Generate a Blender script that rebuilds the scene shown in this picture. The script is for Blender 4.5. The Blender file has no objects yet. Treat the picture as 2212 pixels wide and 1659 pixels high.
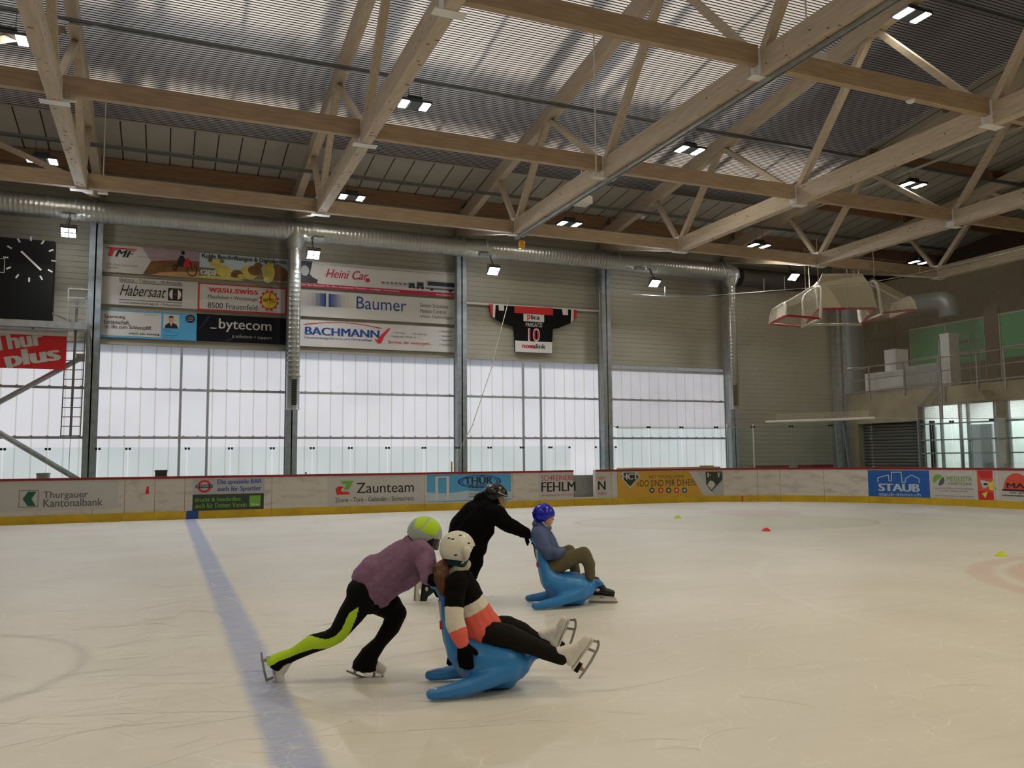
import bpy, bmesh, math, random
import numpy as np
from mathutils import Vector, Matrix, noise

random.seed(7)
C = bpy.context.scene.collection
V = Vector
# ------------------------------------------------------------------ camera
FPX, YAW, PITCH, ROLL, HC = 1790.27, math.radians(22.754), math.radians(5.0785), math.radians(-0.489), 1.571
RW, RH = 2212, 1659
_d = V((math.sin(YAW)*math.cos(PITCH), math.cos(YAW)*math.cos(PITCH), math.sin(PITCH)))
_r = V((math.cos(YAW), -math.sin(YAW), 0.0))
_u = _r.cross(_d)
CR = math.cos(ROLL)*_r + math.sin(ROLL)*_u
CU = -math.sin(ROLL)*_r + math.cos(ROLL)*_u
CP = V((0, 0, HC))
cam_data = bpy.data.cameras.new('camera')
cam_data.sensor_fit = 'HORIZONTAL'; cam_data.sensor_width = 36.0
cam_data.lens = FPX*36.0/RW
cam_data.clip_end = 300
cam = bpy.data.objects.new('camera', cam_data); C.objects.link(cam)
cam.matrix_world = Matrix(((CR.x, CU.x, -_d.x, CP.x), (CR.y, CU.y, -_d.y, CP.y), (CR.z, CU.z, -_d.z, CP.z), (0, 0, 0, 1)))
bpy.context.scene.camera = cam

# ------------------------------------------------------------------ colour management, sky, sun, hall fill light
sc = bpy.context.scene
sc.view_settings.view_transform = 'Standard'; sc.view_settings.look = 'None'
sc.view_settings.gamma = 1.0; sc.view_settings.use_curve_mapping = False
sc.view_settings.exposure = 0.0
try:
    sc.cycles.max_bounces = 7; sc.cycles.diffuse_bounces = 3; sc.cycles.glossy_bounces = 3
    sc.cycles.transmission_bounces = 6; sc.cycles.transparent_max_bounces = 16
    sc.cycles.sample_clamp_indirect = 4.0; sc.cycles.caustics_reflective = False; sc.cycles.caustics_refractive = False
except Exception:
    pass
world = bpy.data.worlds.new('overcast_sky'); sc.world = world; world.use_nodes = True
_bg = world.node_tree.nodes['Background']
_bg.inputs[0].default_value = (0.90, 0.94, 1.0, 1); _bg.inputs[1].default_value = 1.12

SUN_DIR = V((-0.30, 0.62, 0.72)).normalized()          # towards the sun, ahead and to the left
sun = bpy.data.lights.new('sun', 'SUN'); sun.energy = 6.0; sun.angle = math.radians(9.0); sun.color = (1.0, 0.92, 0.82)
so = bpy.data.objects.new('sun', sun); C.objects.link(so)
so.rotation_euler = SUN_DIR.to_track_quat('Z', 'Y').to_euler()

SKY_MIX = 0.4
FLOOD_E = 520.0        # radiance of the flood lamps under the duct
LAMP_E = 78.0          # radiance of the hall lamps' lenses
HALL_W = 88.0         # added bodiless fill lights standing in for the lamp rows out of view
for hx in (-9.0, -1.0, 7.0, 15.0, 22.0):
    for hy in (6.0, 1.0, -4.5):
        ld = bpy.data.lights.new('hall_fill', 'AREA'); ld.shape = 'RECTANGLE'; ld.size = 0.6; ld.size_y = 0.3
        ld.energy = HALL_W*{-9.0: 0.45, -1.0: 0.75, 7.0: 1.15, 15.0: 1.35, 22.0: 1.5}[hx]; ld.color = (1.0, 0.87, 0.60)
        lo = bpy.data.objects.new('hall_fill', ld); C.objects.link(lo); lo.location = (hx, hy, 7.6)

# ------------------------------------------------------------------ measuring helpers (pixel of the survey photo -> point on a plane)
def ray(x, y): return _d*FPX + CR*(x-RW/2) - CU*(y-RH/2)
def onY(x, y, Y):
    v = ray(x, y); return CP + v*(Y/v.y)
def onX(x, y, X):
    v = ray(x, y); return CP + v*(X/v.x)
def onZ(x, y, Z=0.0):
    v = ray(x, y); return CP + v*((Z-HC)/v.z)
def pp(x, y, d): return CP + ray(x, y)*(d/FPX)          # point at distance d in front of the lens plane
def proj(P):
    v = V(P)-CP; z = v.dot(_d)
    return RW/2+FPX*v.dot(CR)/z, RH/2-FPX*v.dot(CU)/z

# ------------------------------------------------------------------ materials
def lin(c):
    c = c/255.0
    return c/12.92 if c <= 0.04045 else ((c+0.055)/1.055)**2.4
def RGB(r, g, b): return (lin(r), lin(g), lin(b), 1.0)
M = {}
def mat(name, col, rough=0.6, metal=0.0, var=0.0, scale=6.0, bump=0.0, stretch=(1, 1, 1), spec=0.5, dirt_or_dark=None, detail=4):
    m = bpy.data.materials.new(name); m.use_nodes = True
    nt = m.node_tree; b = nt.nodes['Principled BSDF']
    b.inputs['Base Color'].default_value = col; b.inputs['Roughness'].default_value = rough
    b.inputs['Metallic'].default_value = metal
    b.inputs['Specular IOR Level'].default_value = spec
    if var or bump or dirt_or_dark:
        tc = nt.nodes.new('ShaderNodeTexCoord'); mp = nt.nodes.new('ShaderNodeMapping')
        mp.inputs['Scale'].default_value = stretch
        nz = nt.nodes.new('ShaderNodeTexNoise'); nz.inputs['Scale'].default_value = scale; nz.inputs['Detail'].default_value = detail
        nt.links.new(tc.outputs['Object'], mp.inputs['Vector']); nt.links.new(mp.outputs[0], nz.inputs['Vector'])
        if var or dirt_or_dark:
            rp = nt.nodes.new('ShaderNodeValToRGB')
            lo = dirt_or_dark if dirt_or_dark else tuple(max(0, c*(1-var)) for c in col[:3])+(1,)
            hi = col if dirt_or_dark else tuple(min(1, c*(1+var)) for c in col[:3])+(1,)
            rp.color_ramp.elements[0].position = 0.3; rp.color_ramp.elements[0].color = lo
            rp.color_ramp.elements[1].position = 0.7 if not dirt_or_dark else 0.5; rp.color_ramp.elements[1].color = hi
            nt.links.new(nz.outputs['Fac'], rp.inputs['Fac']); nt.links.new(rp.outputs[0], b.inputs['Base Color'])
        if bump:
            bp = nt.nodes.new('ShaderNodeBump'); bp.inputs['Strength'].default_value = bump; bp.inputs['Distance'].default_value = 0.02
            nt.links.new(nz.outputs['Fac'], bp.inputs['Height']); nt.links.new(bp.outputs[0], b.inputs['Normal'])
    M[name] = m
    return m
def emit(name, col, s):
    m = bpy.data.materials.new(name); m.use_nodes = True; nt = m.node_tree
    nt.nodes.remove(nt.nodes['Principled BSDF']); e = nt.nodes.new('ShaderNodeEmission')
    e.inputs[0].default_value = col; e.inputs[1].default_value = s
    nt.links.new(e.outputs[0], nt.nodes['Material Output'].inputs[0]); M[name] = m; return m

mat('timber', RGB(196, 180, 164), 0.65, var=0.13, scale=5, stretch=(1.5, 1.5, 9), bump=0.06)
mat('timber_along', RGB(186, 170, 148), 0.65, var=0.14, scale=3.0, stretch=(6, 0.7, 6), bump=0.06)
mat('timber_purlin', RGB(162, 139, 112), 0.65, var=0.18, scale=3.0, stretch=(0.7, 6, 6), bump=0.06)
mat('timber_brown', RGB(140, 108, 82), 0.7, var=0.2, scale=3.0, stretch=(0.7, 6, 6))
mat('knot', RGB(120, 82, 56), 0.7)
mat('galvanised', RGB(168, 172, 172), 0.42, 0.75, var=0.18, scale=7)
mat('window_rail', RGB(170, 174, 178), 0.5, 0.1, var=0.05)
mat('steel_rail', RGB(120, 122, 122), 0.45, 0.6, var=0.1)
mat('duct_metal', RGB(168, 170, 166), 0.36, 0.85, var=0.08, scale=1.2)
mat('column_steel', RGB(146, 154, 160), 0.5, 0.15, var=0.2, scale=5)
mat('cladding', RGB(164, 160, 146), 0.6, var=0.05, scale=1.5)
mat('concrete', RGB(152, 140, 116), 0.85, var=0.18, scale=1.6, bump=0.1)
mat('roof_panel', RGB(172, 167, 156), 0.7, var=0.05, scale=2)
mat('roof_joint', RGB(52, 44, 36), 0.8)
mat('slat', RGB(62, 48, 38), 0.7)
mat('dark_brown', RGB(72, 50, 38), 0.7, var=0.15, scale=2)
mat('black_metal', RGB(26, 26, 27), 0.45, 0.2)
mat('black_plastic', RGB(17, 17, 18), 0.45)
mat('heat_sink', RGB(86, 94, 100), 0.5, 0.4)
mat('board_white', RGB(222, 216, 208), 0.45, dirt_or_dark=RGB(196, 188, 178), scale=2.2, stretch=(1, 1, 3), detail=8)
mat('board_joint', RGB(120, 114, 108), 0.7)
mat('kick_yellow', RGB(206, 170, 28), 0.45, var=0.16, scale=2.5)
mat('cap_red', RGB(142, 22, 24), 0.4, var=0.1)
mat('white', RGB(226, 224, 222), 0.5)
mat('banner_white', RGB(206, 203, 200), 0.55, var=0.03, scale=2)
mat('ink_black', RGB(26, 24, 26), 0.6)
mat('ink_grey', RGB(92, 92, 96), 0.6)
mat('ink_red', RGB(206, 34, 42), 0.55)
mat('ink_magenta', RGB(176, 22, 66), 0.55)
mat('ink_blue', RGB(22, 66, 140), 0.55)
mat('ink_lightgrey', RGB(180, 180, 184), 0.55)
mat('ink_green', RGB(22, 86, 58), 0.55)
mat('ink_lime', RGB(112, 172, 60), 0.55)
mat('ink_yellow', RGB(238, 214, 70), 0.55)
mat('ink_cream', RGB(232, 222, 150), 0.55, var=0.15, scale=5)
mat('ink_cow', RGB(214, 196, 96), 0.55, var=0.2, scale=4)
mat('ink_cowbrown', RGB(120, 82, 46), 0.55, var=0.3, scale=4)
mat('ink_pasture', RGB(120, 116, 84), 0.6, var=0.2, scale=4)
mat('ink_sky', RGB(84, 170, 222), 0.5)
mat('ink_navy', RGB(22, 28, 48), 0.5)
mat('ink_bytecom', RGB(15, 18, 28), 0.5, spec=0.2)
mat('ink_sand', RGB(196, 156, 110), 0.55, var=0.15, scale=3)
mat('ink_dusk', RGB(172, 150, 158), 0.55, var=0.12, scale=2)
mat('ink_skin', RGB(206, 160, 130), 0.6)
mat('ink_silver', RGB(186, 188, 196), 0.5, var=0.05)
mat('ink_gold', RGB(216, 168, 62), 0.45, var=0.07, scale=1.5)
mat('ink_staub', RGB(22, 92, 180), 0.45)
mat('ink_darkgreen', RGB(40, 52, 42), 0.5)
mat('ink_orange', RGB(222, 84, 56), 0.5)
mat('ink_fade', RGB(196, 212, 226), 0.5)
mat('clock_black', RGB(9, 9, 10), 0.6, spec=0.2)
mat('thur_red', RGB(208, 26, 36), 0.5, var=0.04)
mat('jersey_black', RGB(16, 14, 16), 0.85, spec=0.2, bump=0.2, scale=3)
mat('rope', RGB(176, 166, 140), 0.8)
mat('cable', RGB(40, 40, 40), 0.6)
mat('orange_lamp', RGB(230, 110, 20), 0.4)
mat('hoist_yellow', RGB(226, 158, 30), 0.45)
mat('offwhite_box', RGB(216, 212, 200), 0.5)
mat('ice_scratch', RGB(246, 246, 244), 0.6)
mat('net_white', RGB(214, 208, 196), 0.7)
mat('goal_red', RGB(158, 28, 34), 0.45)
mat('green_panel', RGB(10, 140, 84), 0.5, var=0.05)
mat('brown_wall', RGB(74, 54, 42), 0.8, var=0.1, scale=1)
mat('locker_white', RGB(214, 214, 212), 0.5)
mat('locker_grey', RGB(150, 152, 150), 0.5, var=0.1)
mat('shutter', RGB(122, 120, 114), 0.45, 0.3)
mat('shutter_slot', RGB(34, 33, 32), 0.7)
mat('window_frame', RGB(150, 152, 150), 0.45, 0.3)
mat('wood_ply', RGB(212, 176, 124), 0.7, var=0.1)
mat('chair_red', RGB(96, 24, 28), 0.5)
mat('cone_yellow', RGB(206, 226, 40), 0.5)
mat('cone_red', RGB(232, 48, 30), 0.5)
mat('cone_green', RGB(176, 206, 40), 0.5)
mat('seal_blue', RGB(46, 130, 206), 0.38, var=0.05, scale=3)
mat('sticker_grey', RGB(190, 194, 198), 0.5)
mat('skate_white', RGB(222, 218, 214), 0.45, var=0.05, scale=8)
mat('skate_black', RGB(20, 20, 22), 0.45)
mat('blade_steel', RGB(150, 146, 142), 0.3, 0.8)
mat('lace_white', RGB(230, 228, 222), 0.8)
mat('skin', RGB(212, 158, 130), 0.55)
mat('lip', RGB(170, 92, 84), 0.5)
mat('eye_dark', RGB(36, 26, 22), 0.3)
mat('black_cloth', RGB(8, 8, 9), 0.95, spec=0.12)
mat('black_legging', RGB(9, 8, 9), 0.8, spec=0.15)
mat('neon', RGB(186, 226, 30), 0.6)
mat('fleece', RGB(136, 102, 134), 0.95, var=0.12, scale=26, bump=0.5)
mat('coral', RGB(236, 104, 92), 0.9, bump=0.25, scale=22)
mat('coat_white', RGB(226, 220, 208), 0.92, bump=0.25, scale=20)
mat('coat_black', RGB(12, 10, 12), 0.95, bump=0.2, scale=20, spec=0.15)
mat('navy_sheen_cloth', RGB(84, 100, 146), 0.8, dirt_or_dark=RGB(26, 34, 74), scale=3.0, detail=2, bump=0.1)  # pale blue patches are a sheen painted over the navy cloth
mat('steel_blue_cloth', RGB(100, 118, 160), 0.85, bump=0.15, scale=14)
mat('olive', RGB(98, 90, 66), 0.88, bump=0.15, scale=14)
mat('charcoal', RGB(30, 28, 27), 0.95, bump=0.15, scale=14, spec=0.15)
mat('scarf', RGB(196, 188, 176), 0.9, bump=0.4, scale=30)
mat('teal_cloth', RGB(28, 70, 92), 0.85)
mat('hair', RGB(88, 48, 26), 0.6, var=0.35, scale=4, stretch=(14, 14, 1.2), bump=0.6)
mat('helmet_white', RGB(222, 218, 210), 0.32)
mat('helmet_grey', RGB(166, 180, 176), 0.35)
mat('helmet_blue', RGB(16, 24, 190), 0.22)
mat('helmet_black', RGB(18, 18, 20), 0.25)
mat('visor', RGB(20, 24, 26), 0.12)
mat('wire', RGB(170, 168, 160), 0.35, 0.7)
mat('reflect', RGB(205, 206, 210), 0.3, 0.3)
emit('flood_lens', (0.94, 0.97, 1.0, 1), FLOOD_E)
emit('lens', (1.0, 0.93, 0.78, 1), LAMP_E)

def translucent(name, col, rough_mix=0.0, col2=None):
    m = bpy.data.materials.new(name); m.use_nodes = True; nt = m.node_tree
    nt.nodes.remove(nt.nodes['Principled BSDF'])
    t = nt.nodes.new('ShaderNodeBsdfTranslucent'); d = nt.nodes.new('ShaderNodeBsdfDiffuse')
    t.inputs[0].default_value = col; d.inputs[0].default_value = tuple(c*0.6 for c in col[:3])+(1,)
    tc = nt.nodes.new('ShaderNodeTexCoord'); nz = nt.nodes.new('ShaderNodeTexNoise')
    nz.inputs['Scale'].default_value = 0.5; nz.inputs['Detail'].default_value = 3
    nt.links.new(tc.outputs['Object'], nz.inputs['Vector'])
    rp = nt.nodes.new('ShaderNodeValToRGB'); rp.color_ramp.elements[0].position = 0.3; rp.color_ramp.elements[1].position = 0.7
    rp.color_ramp.elements[0].color = tuple(c*0.86 for c in col[:3])+(1,); rp.color_ramp.elements[1].color = col
    nt.links.new(nz.outputs['Fac'], rp.inputs[0]); nt.links.new(rp.outputs[0], t.inputs[0])
    mx = nt.nodes.new('ShaderNodeMixShader'); mx.inputs[0].default_value = 0.12
    nt.links.new(t.outputs[0], mx.inputs[1]); nt.links.new(d.outputs[0], mx.inputs[2])
    out = mx
    if rough_mix:
        g = nt.nodes.new('ShaderNodeBsdfRefraction'); g.inputs['Roughness'].default_value = 0.6; g.inputs['IOR'].default_value = 1.25
        g.inputs['Color'].default_value = col2 or col
        m2 = nt.nodes.new('ShaderNodeMixShader'); m2.inputs[0].default_value = rough_mix
        nt.links.new(mx.outputs[0], m2.inputs[1]); nt.links.new(g.outputs[0], m2.inputs[2]); out = m2
    nt.links.new(out.outputs[0], nt.nodes['Material Output'].inputs[0]); M[name] = m; return m
translucent('polycarbonate', (0.35, 0.362, 0.395, 1)); translucent('pane_seam', (0.275, 0.27, 0.265, 1))
translucent('skylight_sheet', (0.56, 0.52, 0.475, 1), SKY_MIX, (0.95, 0.91, 0.87, 1))

def glassy(name, tint, amount=0.10, rough=0.02):
    m = bpy.data.materials.new(name); m.use_nodes = True; nt = m.node_tree
    nt.nodes.remove(nt.nodes['Principled BSDF'])
    t = nt.nodes.new('ShaderNodeBsdfTransparent'); t.inputs[0].default_value = tint
    g = nt.nodes.new('ShaderNodeBsdfGlossy'); g.inputs['Roughness'].default_value = rough
    f = nt.nodes.new('ShaderNodeFresnel'); f.inputs[0].default_value = 1.45
    mu = nt.nodes.new('ShaderNodeMath'); mu.operation = 'MULTIPLY_ADD'; mu.inputs[1].default_value = 0.7; mu.inputs[2].default_value = amount*0.2
    nt.links.new(f.outputs[0], mu.inputs[0])
    mx = nt.nodes.new('ShaderNodeMixShader'); nt.links.new(mu.outputs[0], mx.inputs[0])
    nt.links.new(t.outputs[0], mx.inputs[1]); nt.links.new(g.outputs[0], mx.inputs[2])
    nt.links.new(mx.outputs[0], nt.nodes['Material Output'].inputs[0]); M[name] = m; return m
glassy('rink_glass', (0.93, 0.975, 0.965, 1))
glassy('window_glass', (0.86, 0.90, 0.90, 1), 0.2)

def netting(name, col, cell, wire, axes=('X', 'Z')):
    """knotted mesh: opaque threads on a square grid, open between (in the mesh's own UV layout, metres)"""
    m = bpy.data.materials.new(name); m.use_nodes = True; nt = m.node_tree
    b = nt.nodes['Principled BSDF']; b.inputs['Base Color'].default_value = col; b.inputs['Roughness'].default_value = 0.8
    uv = nt.nodes.new('ShaderNodeUVMap'); sp = nt.nodes.new('ShaderNodeSeparateXYZ'); nt.links.new(uv.outputs[0], sp.inputs[0])
    hs = []
    for k in range(2):
        md = nt.nodes.new('ShaderNodeMath'); md.operation = 'PINGPONG'; md.inputs[1].default_value = cell/2
        nt.links.new(sp.outputs[k], md.inputs[0])
        lt = nt.nodes.new('ShaderNodeMath'); lt.operation = 'LESS_THAN'; lt.inputs[1].default_value = wire/2
        nt.links.new(md.outputs[0], lt.inputs[0]); hs.append(lt)
    mxm = nt.nodes.new('ShaderNodeMath'); mxm.operation = 'MAXIMUM'
    nt.links.new(hs[0].outputs[0], mxm.inputs[0]); nt.links.new(hs[1].outputs[0], mxm.inputs[1])
    t = nt.nodes.new('ShaderNodeBsdfTransparent'); mx = nt.nodes.new('ShaderNodeMixShader')
    nt.links.new(mxm.outputs[0], mx.inputs[0]); nt.links.new(t.outputs[0], mx.inputs[1]); nt.links.new(b.outputs[0], mx.inputs[2])
    nt.links.new(mx.outputs[0], nt.nodes['Material Output'].inputs[0]); M[name] = m; return m
netting('safety_net', RGB(146, 135, 112), 0.032, 0.0052)
netting('goal_net', RGB(206, 196, 172), 0.05, 0.008)

def ice_material():
    m = bpy.data.materials.new('ice'); m.use_nodes = True; nt = m.node_tree; N = nt.nodes.new; L = nt.links.new
    b = nt.nodes['Principled BSDF']
    tc = N('ShaderNodeTexCoord'); sp = N('ShaderNodeSeparateXYZ'); L(tc.outputs['Object'], sp.inputs[0])
    def math_(op, a, b_=None, c=None):
        n = N('ShaderNodeMath'); n.operation = op
        for i, v in enumerate((a, b_, c)):
            if v is None: continue
            if isinstance(v, (int, float)): n.inputs[i].default_value = v
            else: L(v, n.inputs[i])
        return n.outputs[0]
    def smooth(v, lo, hi):
        n = N('ShaderNodeMapRange'); n.interpolation_type = 'SMOOTHSTEP'; L(v, n.inputs[0])
        n.inputs[1].default_value = lo; n.inputs[2].default_value = hi; return n.outputs[0]
    def mix(f, a, col):
        n = N('ShaderNodeMixRGB'); L(f, n.inputs[0])
        if isinstance(a, tuple): n.inputs[1].default_value = a
        else: L(a, n.inputs[1])
        if isinstance(col, tuple): n.inputs[2].default_value = col
        else: L(col, n.inputs[2])
        return n.outputs[0]
    def nz(scale, st=(1, 1, 1), detail=5, rot=0.0, dist=0.0):
        mp = N('ShaderNodeMapping'); mp.inputs['Scale'].default_value = st; mp.inputs['Rotation'].default_value = (0, 0, rot)
        L(tc.outputs['Object'], mp.inputs[0]); n = N('ShaderNodeTexNoise'); n.inputs['Scale'].default_value = scale
        n.inputs['Detail'].default_value = detail; n.inputs['Distortion'].default_value = dist; L(mp.outputs[0], n.inputs['Vector']); return n.outputs['Fac']
    X, Y = sp.outputs[0], sp.outputs[1]
    base = mix(smooth(nz(0.6, detail=6), 0.3, 0.7), (0.72, 0.695, 0.625, 1), (0.79, 0.765, 0.70, 1))
    wob = math_('MULTIPLY_ADD', nz(2.5, (1, 1, 1), 4), 0.06, -0.03)
    # painted lines under the ice
    xx = math_('ADD', X, wob)
    line = math_('MULTIPLY', smooth(xx, 0.505, 0.60), math_('SUBTRACT', 1.0, smooth(xx, 0.78, 0.875)))
    brk = smooth(nz(9, (1, 4, 1), 5), 0.25, 0.75)
    lf = math_('MULTIPLY', line, math_('MULTIPLY_ADD', brk, 0.25, 0.62))
    col = mix(lf, base, RGB(142, 158, 206))
    def ring(col, cx, cy, r0, r1, w, c, amt, ax=1.0, ang=0.0, fill=None):
        dx = math_('SUBTRACT', X, cx); dy = math_('SUBTRACT', Y, cy)
        ca, sa = math.cos(ang), math.sin(ang)
        u = math_('ADD', math_('MULTIPLY', dx, ca), math_('MULTIPLY', dy, sa)); v = math_('SUBTRACT', math_('MULTIPLY', dy, ca), math_('MULTIPLY', dx, sa))
        v = math_('MULTIPLY', v, ax)
        d = math_('SQRT', math_('ADD', math_('MULTIPLY', u, u), math_('MULTIPLY', v, v)))
        d = math_('ADD', d, wob)
        f = math_('SUBTRACT', 1.0, smooth(d, r1-w, r1+w))
        if r0 > 0: f = math_('MULTIPLY', f, smooth(d, r0-w, r0+w))
        return mix(math_('MULTIPLY', f, amt), col, c)
    a = -YAW
    col = ring(col, 12.4, 16.5, 0, 3.55, 0.08, RGB(196, 204, 168), 0.27, 1.62, a)
    col = ring(col, 12.4, 16.5, 3.45, 3.62, 0.05, RGB(196, 120, 120), 0.25, 1.62, a)
    col = ring(col, 15.05, 18.7, 0, 1.25, 0.08, RGB(206, 160, 160), 0.36, 1.0)
    col = ring(col, 12.25, 5.4, 0, 3.05, 0.08, RGB(206, 150, 132), 0.42)
    col = ring(col, 12.25, 5.4, 3.2, 3.5, 0.07, RGB(206, 140, 130), 0.30)
    col = ring(col, 12.25, 5.4, 6.1, 6.2, 0.05, RGB(235, 235, 230), 0.35)
    col = ring(col, -2.1, 7.55, 1.52, 1.60, 0.05, RGB(130, 124, 120), 0.35)
    gl = math_('MULTIPLY', smooth(X, 18.23, 18.26), math_('SUBTRACT', 1.0, smooth(X, 18.31, 18.34)))
    col = mix(math_('MULTIPLY', gl, 0.35), col, RGB(190, 110, 110))
    # skate scratches: thin bright lines, several directions
    def scratch(scale, rot, st, thr, dens, amt, col):
        mp = N('ShaderNodeMapping'); mp.inputs['Scale'].default_value = st; mp.inputs['Rotation'].default_value = (0, 0, rot)
        L(tc.outputs['Object'], mp.inputs[0])
        n2 = N('ShaderNodeTexNoise'); n2.inputs['Scale'].default_value = 1.3; L(mp.outputs[0], n2.inputs['Vector'])
        md = N('ShaderNodeMixRGB'); md.blend_type = 'LINEAR_LIGHT'; md.inputs[0].default_value = 0.35; L(mp.outputs[0], md.inputs[1]); L(n2.outputs['Color'], md.inputs[2])
        vo = N('ShaderNodeTexVoronoi'); vo.feature = 'DISTANCE_TO_EDGE'; vo.inputs['Scale'].default_value = scale; L(md.outputs[0], vo.inputs['Vector'])
        f = math_('SUBTRACT', 1.0, smooth(vo.outputs['Distance'], 0.0, thr))
        f = math_('MULTIPLY', f, smooth(nz(dens, (1, 1, 1), 4, rot), 0.46, 0.62))
        return mix(math_('MULTIPLY', f, amt), col, (0.97, 0.96, 0.95, 1))
    col = scratch(1.1, 0.4, (1.0, 2.6, 1), 0.012, 1.5, 0.4, col)
    col = scratch(0.8, -0.3, (0.7, 3.0, 1), 0.010, 0.9, 0.4, col)
    col = scratch(2.2, 1.1, (1.6, 0.9, 1), 0.020, 2.3, 0.3, col)
    # dull streaks left by the skaters, along the rink
    st = smooth(nz(2.0, (0.35, 3.2, 1), 6, 0.12), 0.52, 0.75)
    col = mix(math_('MULTIPLY', st, 0.14), col, (0.52, 0.49, 0.45, 1))
    L(col, b.inputs['Base Color'])
    b.inputs['Roughness'].default_value = 0.34; b.inputs['Specular IOR Level'].default_value = 0.75
    rr = N('ShaderNodeMapRange'); L(nz(3.0, (0.6, 2.5, 1), 6), rr.inputs[0]); rr.inputs[3].default_value = 0.42; rr.inputs[4].default_value = 0.60
    L(rr.outputs[0], b.inputs['Roughness'])
    bp = N('ShaderNodeBump'); bp.inputs['Strength'].default_value = 0.06; bp.inputs['Distance'].default_value = 0.02
    L(nz(5, (1, 3, 1), 8), bp.inputs['Height']); L(bp.outputs[0], b.inputs['Normal'])
    M['ice'] = m
ice_material()
# ------------------------------------------------------------------ mesh builder
class MB:
    def __init__(s): s.v = []; s.f = []; s.m = []; s.uv = None
    def add(s, vs, fs, mi=0):
        o = len(s.v); s.v += [V(p) for p in vs]; s.f += [tuple(o+i for i in f) for f in fs]; s.m += [mi]*len(fs); return s
    def box(s, a, b, mi=0):
        (x0, y0, z0), (x1, y1, z1) = a, b
        return s.add([(x0,y0,z0),(x1,y0,z0),(x1,y1,z0),(x0,y1,z0),(x0,y0,z1),(x1,y0,z1),(x1,y1,z1),(x0,y1,z1)],
                     [(0,3,2,1),(4,5,6,7),(0,1,5,4),(1,2,6,5),(2,3,7,6),(3,0,4,7)], mi)
    def obox(s, c, ax, ay, az, mi=0):
        c, ax, ay, az = V(c), V(ax), V(ay), V(az)
        vs = [c+ax*i+ay*j+az*k for k in (-1, 1) for (i, j) in ((-1,-1),(1,-1),(1,1),(-1,1))]
        return s.add(vs, [(0,3,2,1),(4,5,6,7),(0,1,5,4),(1,2,6,5),(2,3,7,6),(3,0,4,7)], mi)
    def bar(s, p, q, w, h, up=(0, 0, 1), mi=0):
        p, q = V(p), V(q); d = (q-p); n = d.normalized(); up = V(up)
        side = n.cross(up)
        if side.length < 1e-4: side = n.cross(V((1, 0, 0)))
        side.normalize(); u2 = side.cross(n)
        return s.obox((p+q)/2, d/2, side*(w/2), u2*(h/2), mi)
    def tube(s, pts, r, seg=10, mi=0, caps=True, closed=False):
        pts = [V(p) for p in pts]; n = len(pts); rs = r if isinstance(r, (list, tuple)) else [r]*n
        o = len(s.v); prev = None
        for i, p in enumerate(pts):
            if closed: t = (pts[(i+1) % n]-pts[i-1])
            else: t = pts[min(i+1, n-1)]-pts[max(i-1, 0)]
            t.normalize()
            if prev is None:
                a = t.cross(V((0, 0, 1)))
                if a.length < 1e-3: a = t.cross(V((1, 0, 0)))
                a.normalize()
            else:
                a = prev-t*prev.dot(t); a.normalize()
            prev = a; b = t.cross(a)
            for k in range(seg):
                g = 2*math.pi*k/seg; s.v.append(p+a*(rs[i]*math.cos(g))+b*(rs[i]*math.sin(g)))
        for i in range(n if closed else n-1):
            j = (i+1) % n
            for k in range(seg):
                k2 = (k+1) % seg; s.f.append((o+i*seg+k, o+i*seg+k2, o+j*seg+k2, o+j*seg+k)); s.m.append(mi)
        if caps and not closed:
            s.f.append(tuple(o+k for k in reversed(range(seg)))); s.m.append(mi)
            s.f.append(tuple(o+(n-1)*seg+k for k in range(seg))); s.m.append(mi)
        return s
    def prism(s, poly, ext, mi=0):
        poly = [V(p) for p in poly]; ext = V(ext); n = len(poly)
        vs = poly+[p+ext for p in poly]
        fs = [tuple(range(n))[::-1], tuple(range(n, 2*n))]+[(i, (i+1) % n, n+(i+1) % n, n+i) for i in range(n)]
        return s.add(vs, fs, mi)
    def poly(s, pts, mi=0): return s.add(pts, [tuple(range(len(pts)))], mi)
    def ell(s, c, r, mi=0, seg=14, rings=9, R=None):
        c = V(c); r = V(r) if not isinstance(r, (int, float)) else V((r, r, r)); vs = []; fs = []
        for i in range(rings+1):
            th = math.pi*i/rings
            for k in range(seg):
                ph = 2*math.pi*k/seg
                p = V((r.x*math.sin(th)*math.cos(ph), r.y*math.sin(th)*math.sin(ph), r.z*math.cos(th)))
                vs.append(c+(R @ p if R else p))
        for i in range(rings):
            for k in range(seg):
                k2 = (k+1) % seg; fs.append((i*seg+k, (i+1)*seg+k, (i+1)*seg+k2, i*seg+k2))
        return s.add(vs, fs, mi)
    def lathe(s, c, prof, seg=20, mi=0):
        c = V(c); o = len(s.v)
        for (r, z) in prof:
            for k in range(seg): s.v.append(c+V((r*math.cos(2*math.pi*k/seg), r*math.sin(2*math.pi*k/seg), z)))
        for i in range(len(prof)-1):
            for k in range(seg):
                k2 = (k+1) % seg; s.f.append((o+i*seg+k, o+i*seg+k2, o+(i+1)*seg+k2, o+(i+1)*seg+k)); s.m.append(mi)
        return s

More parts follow.
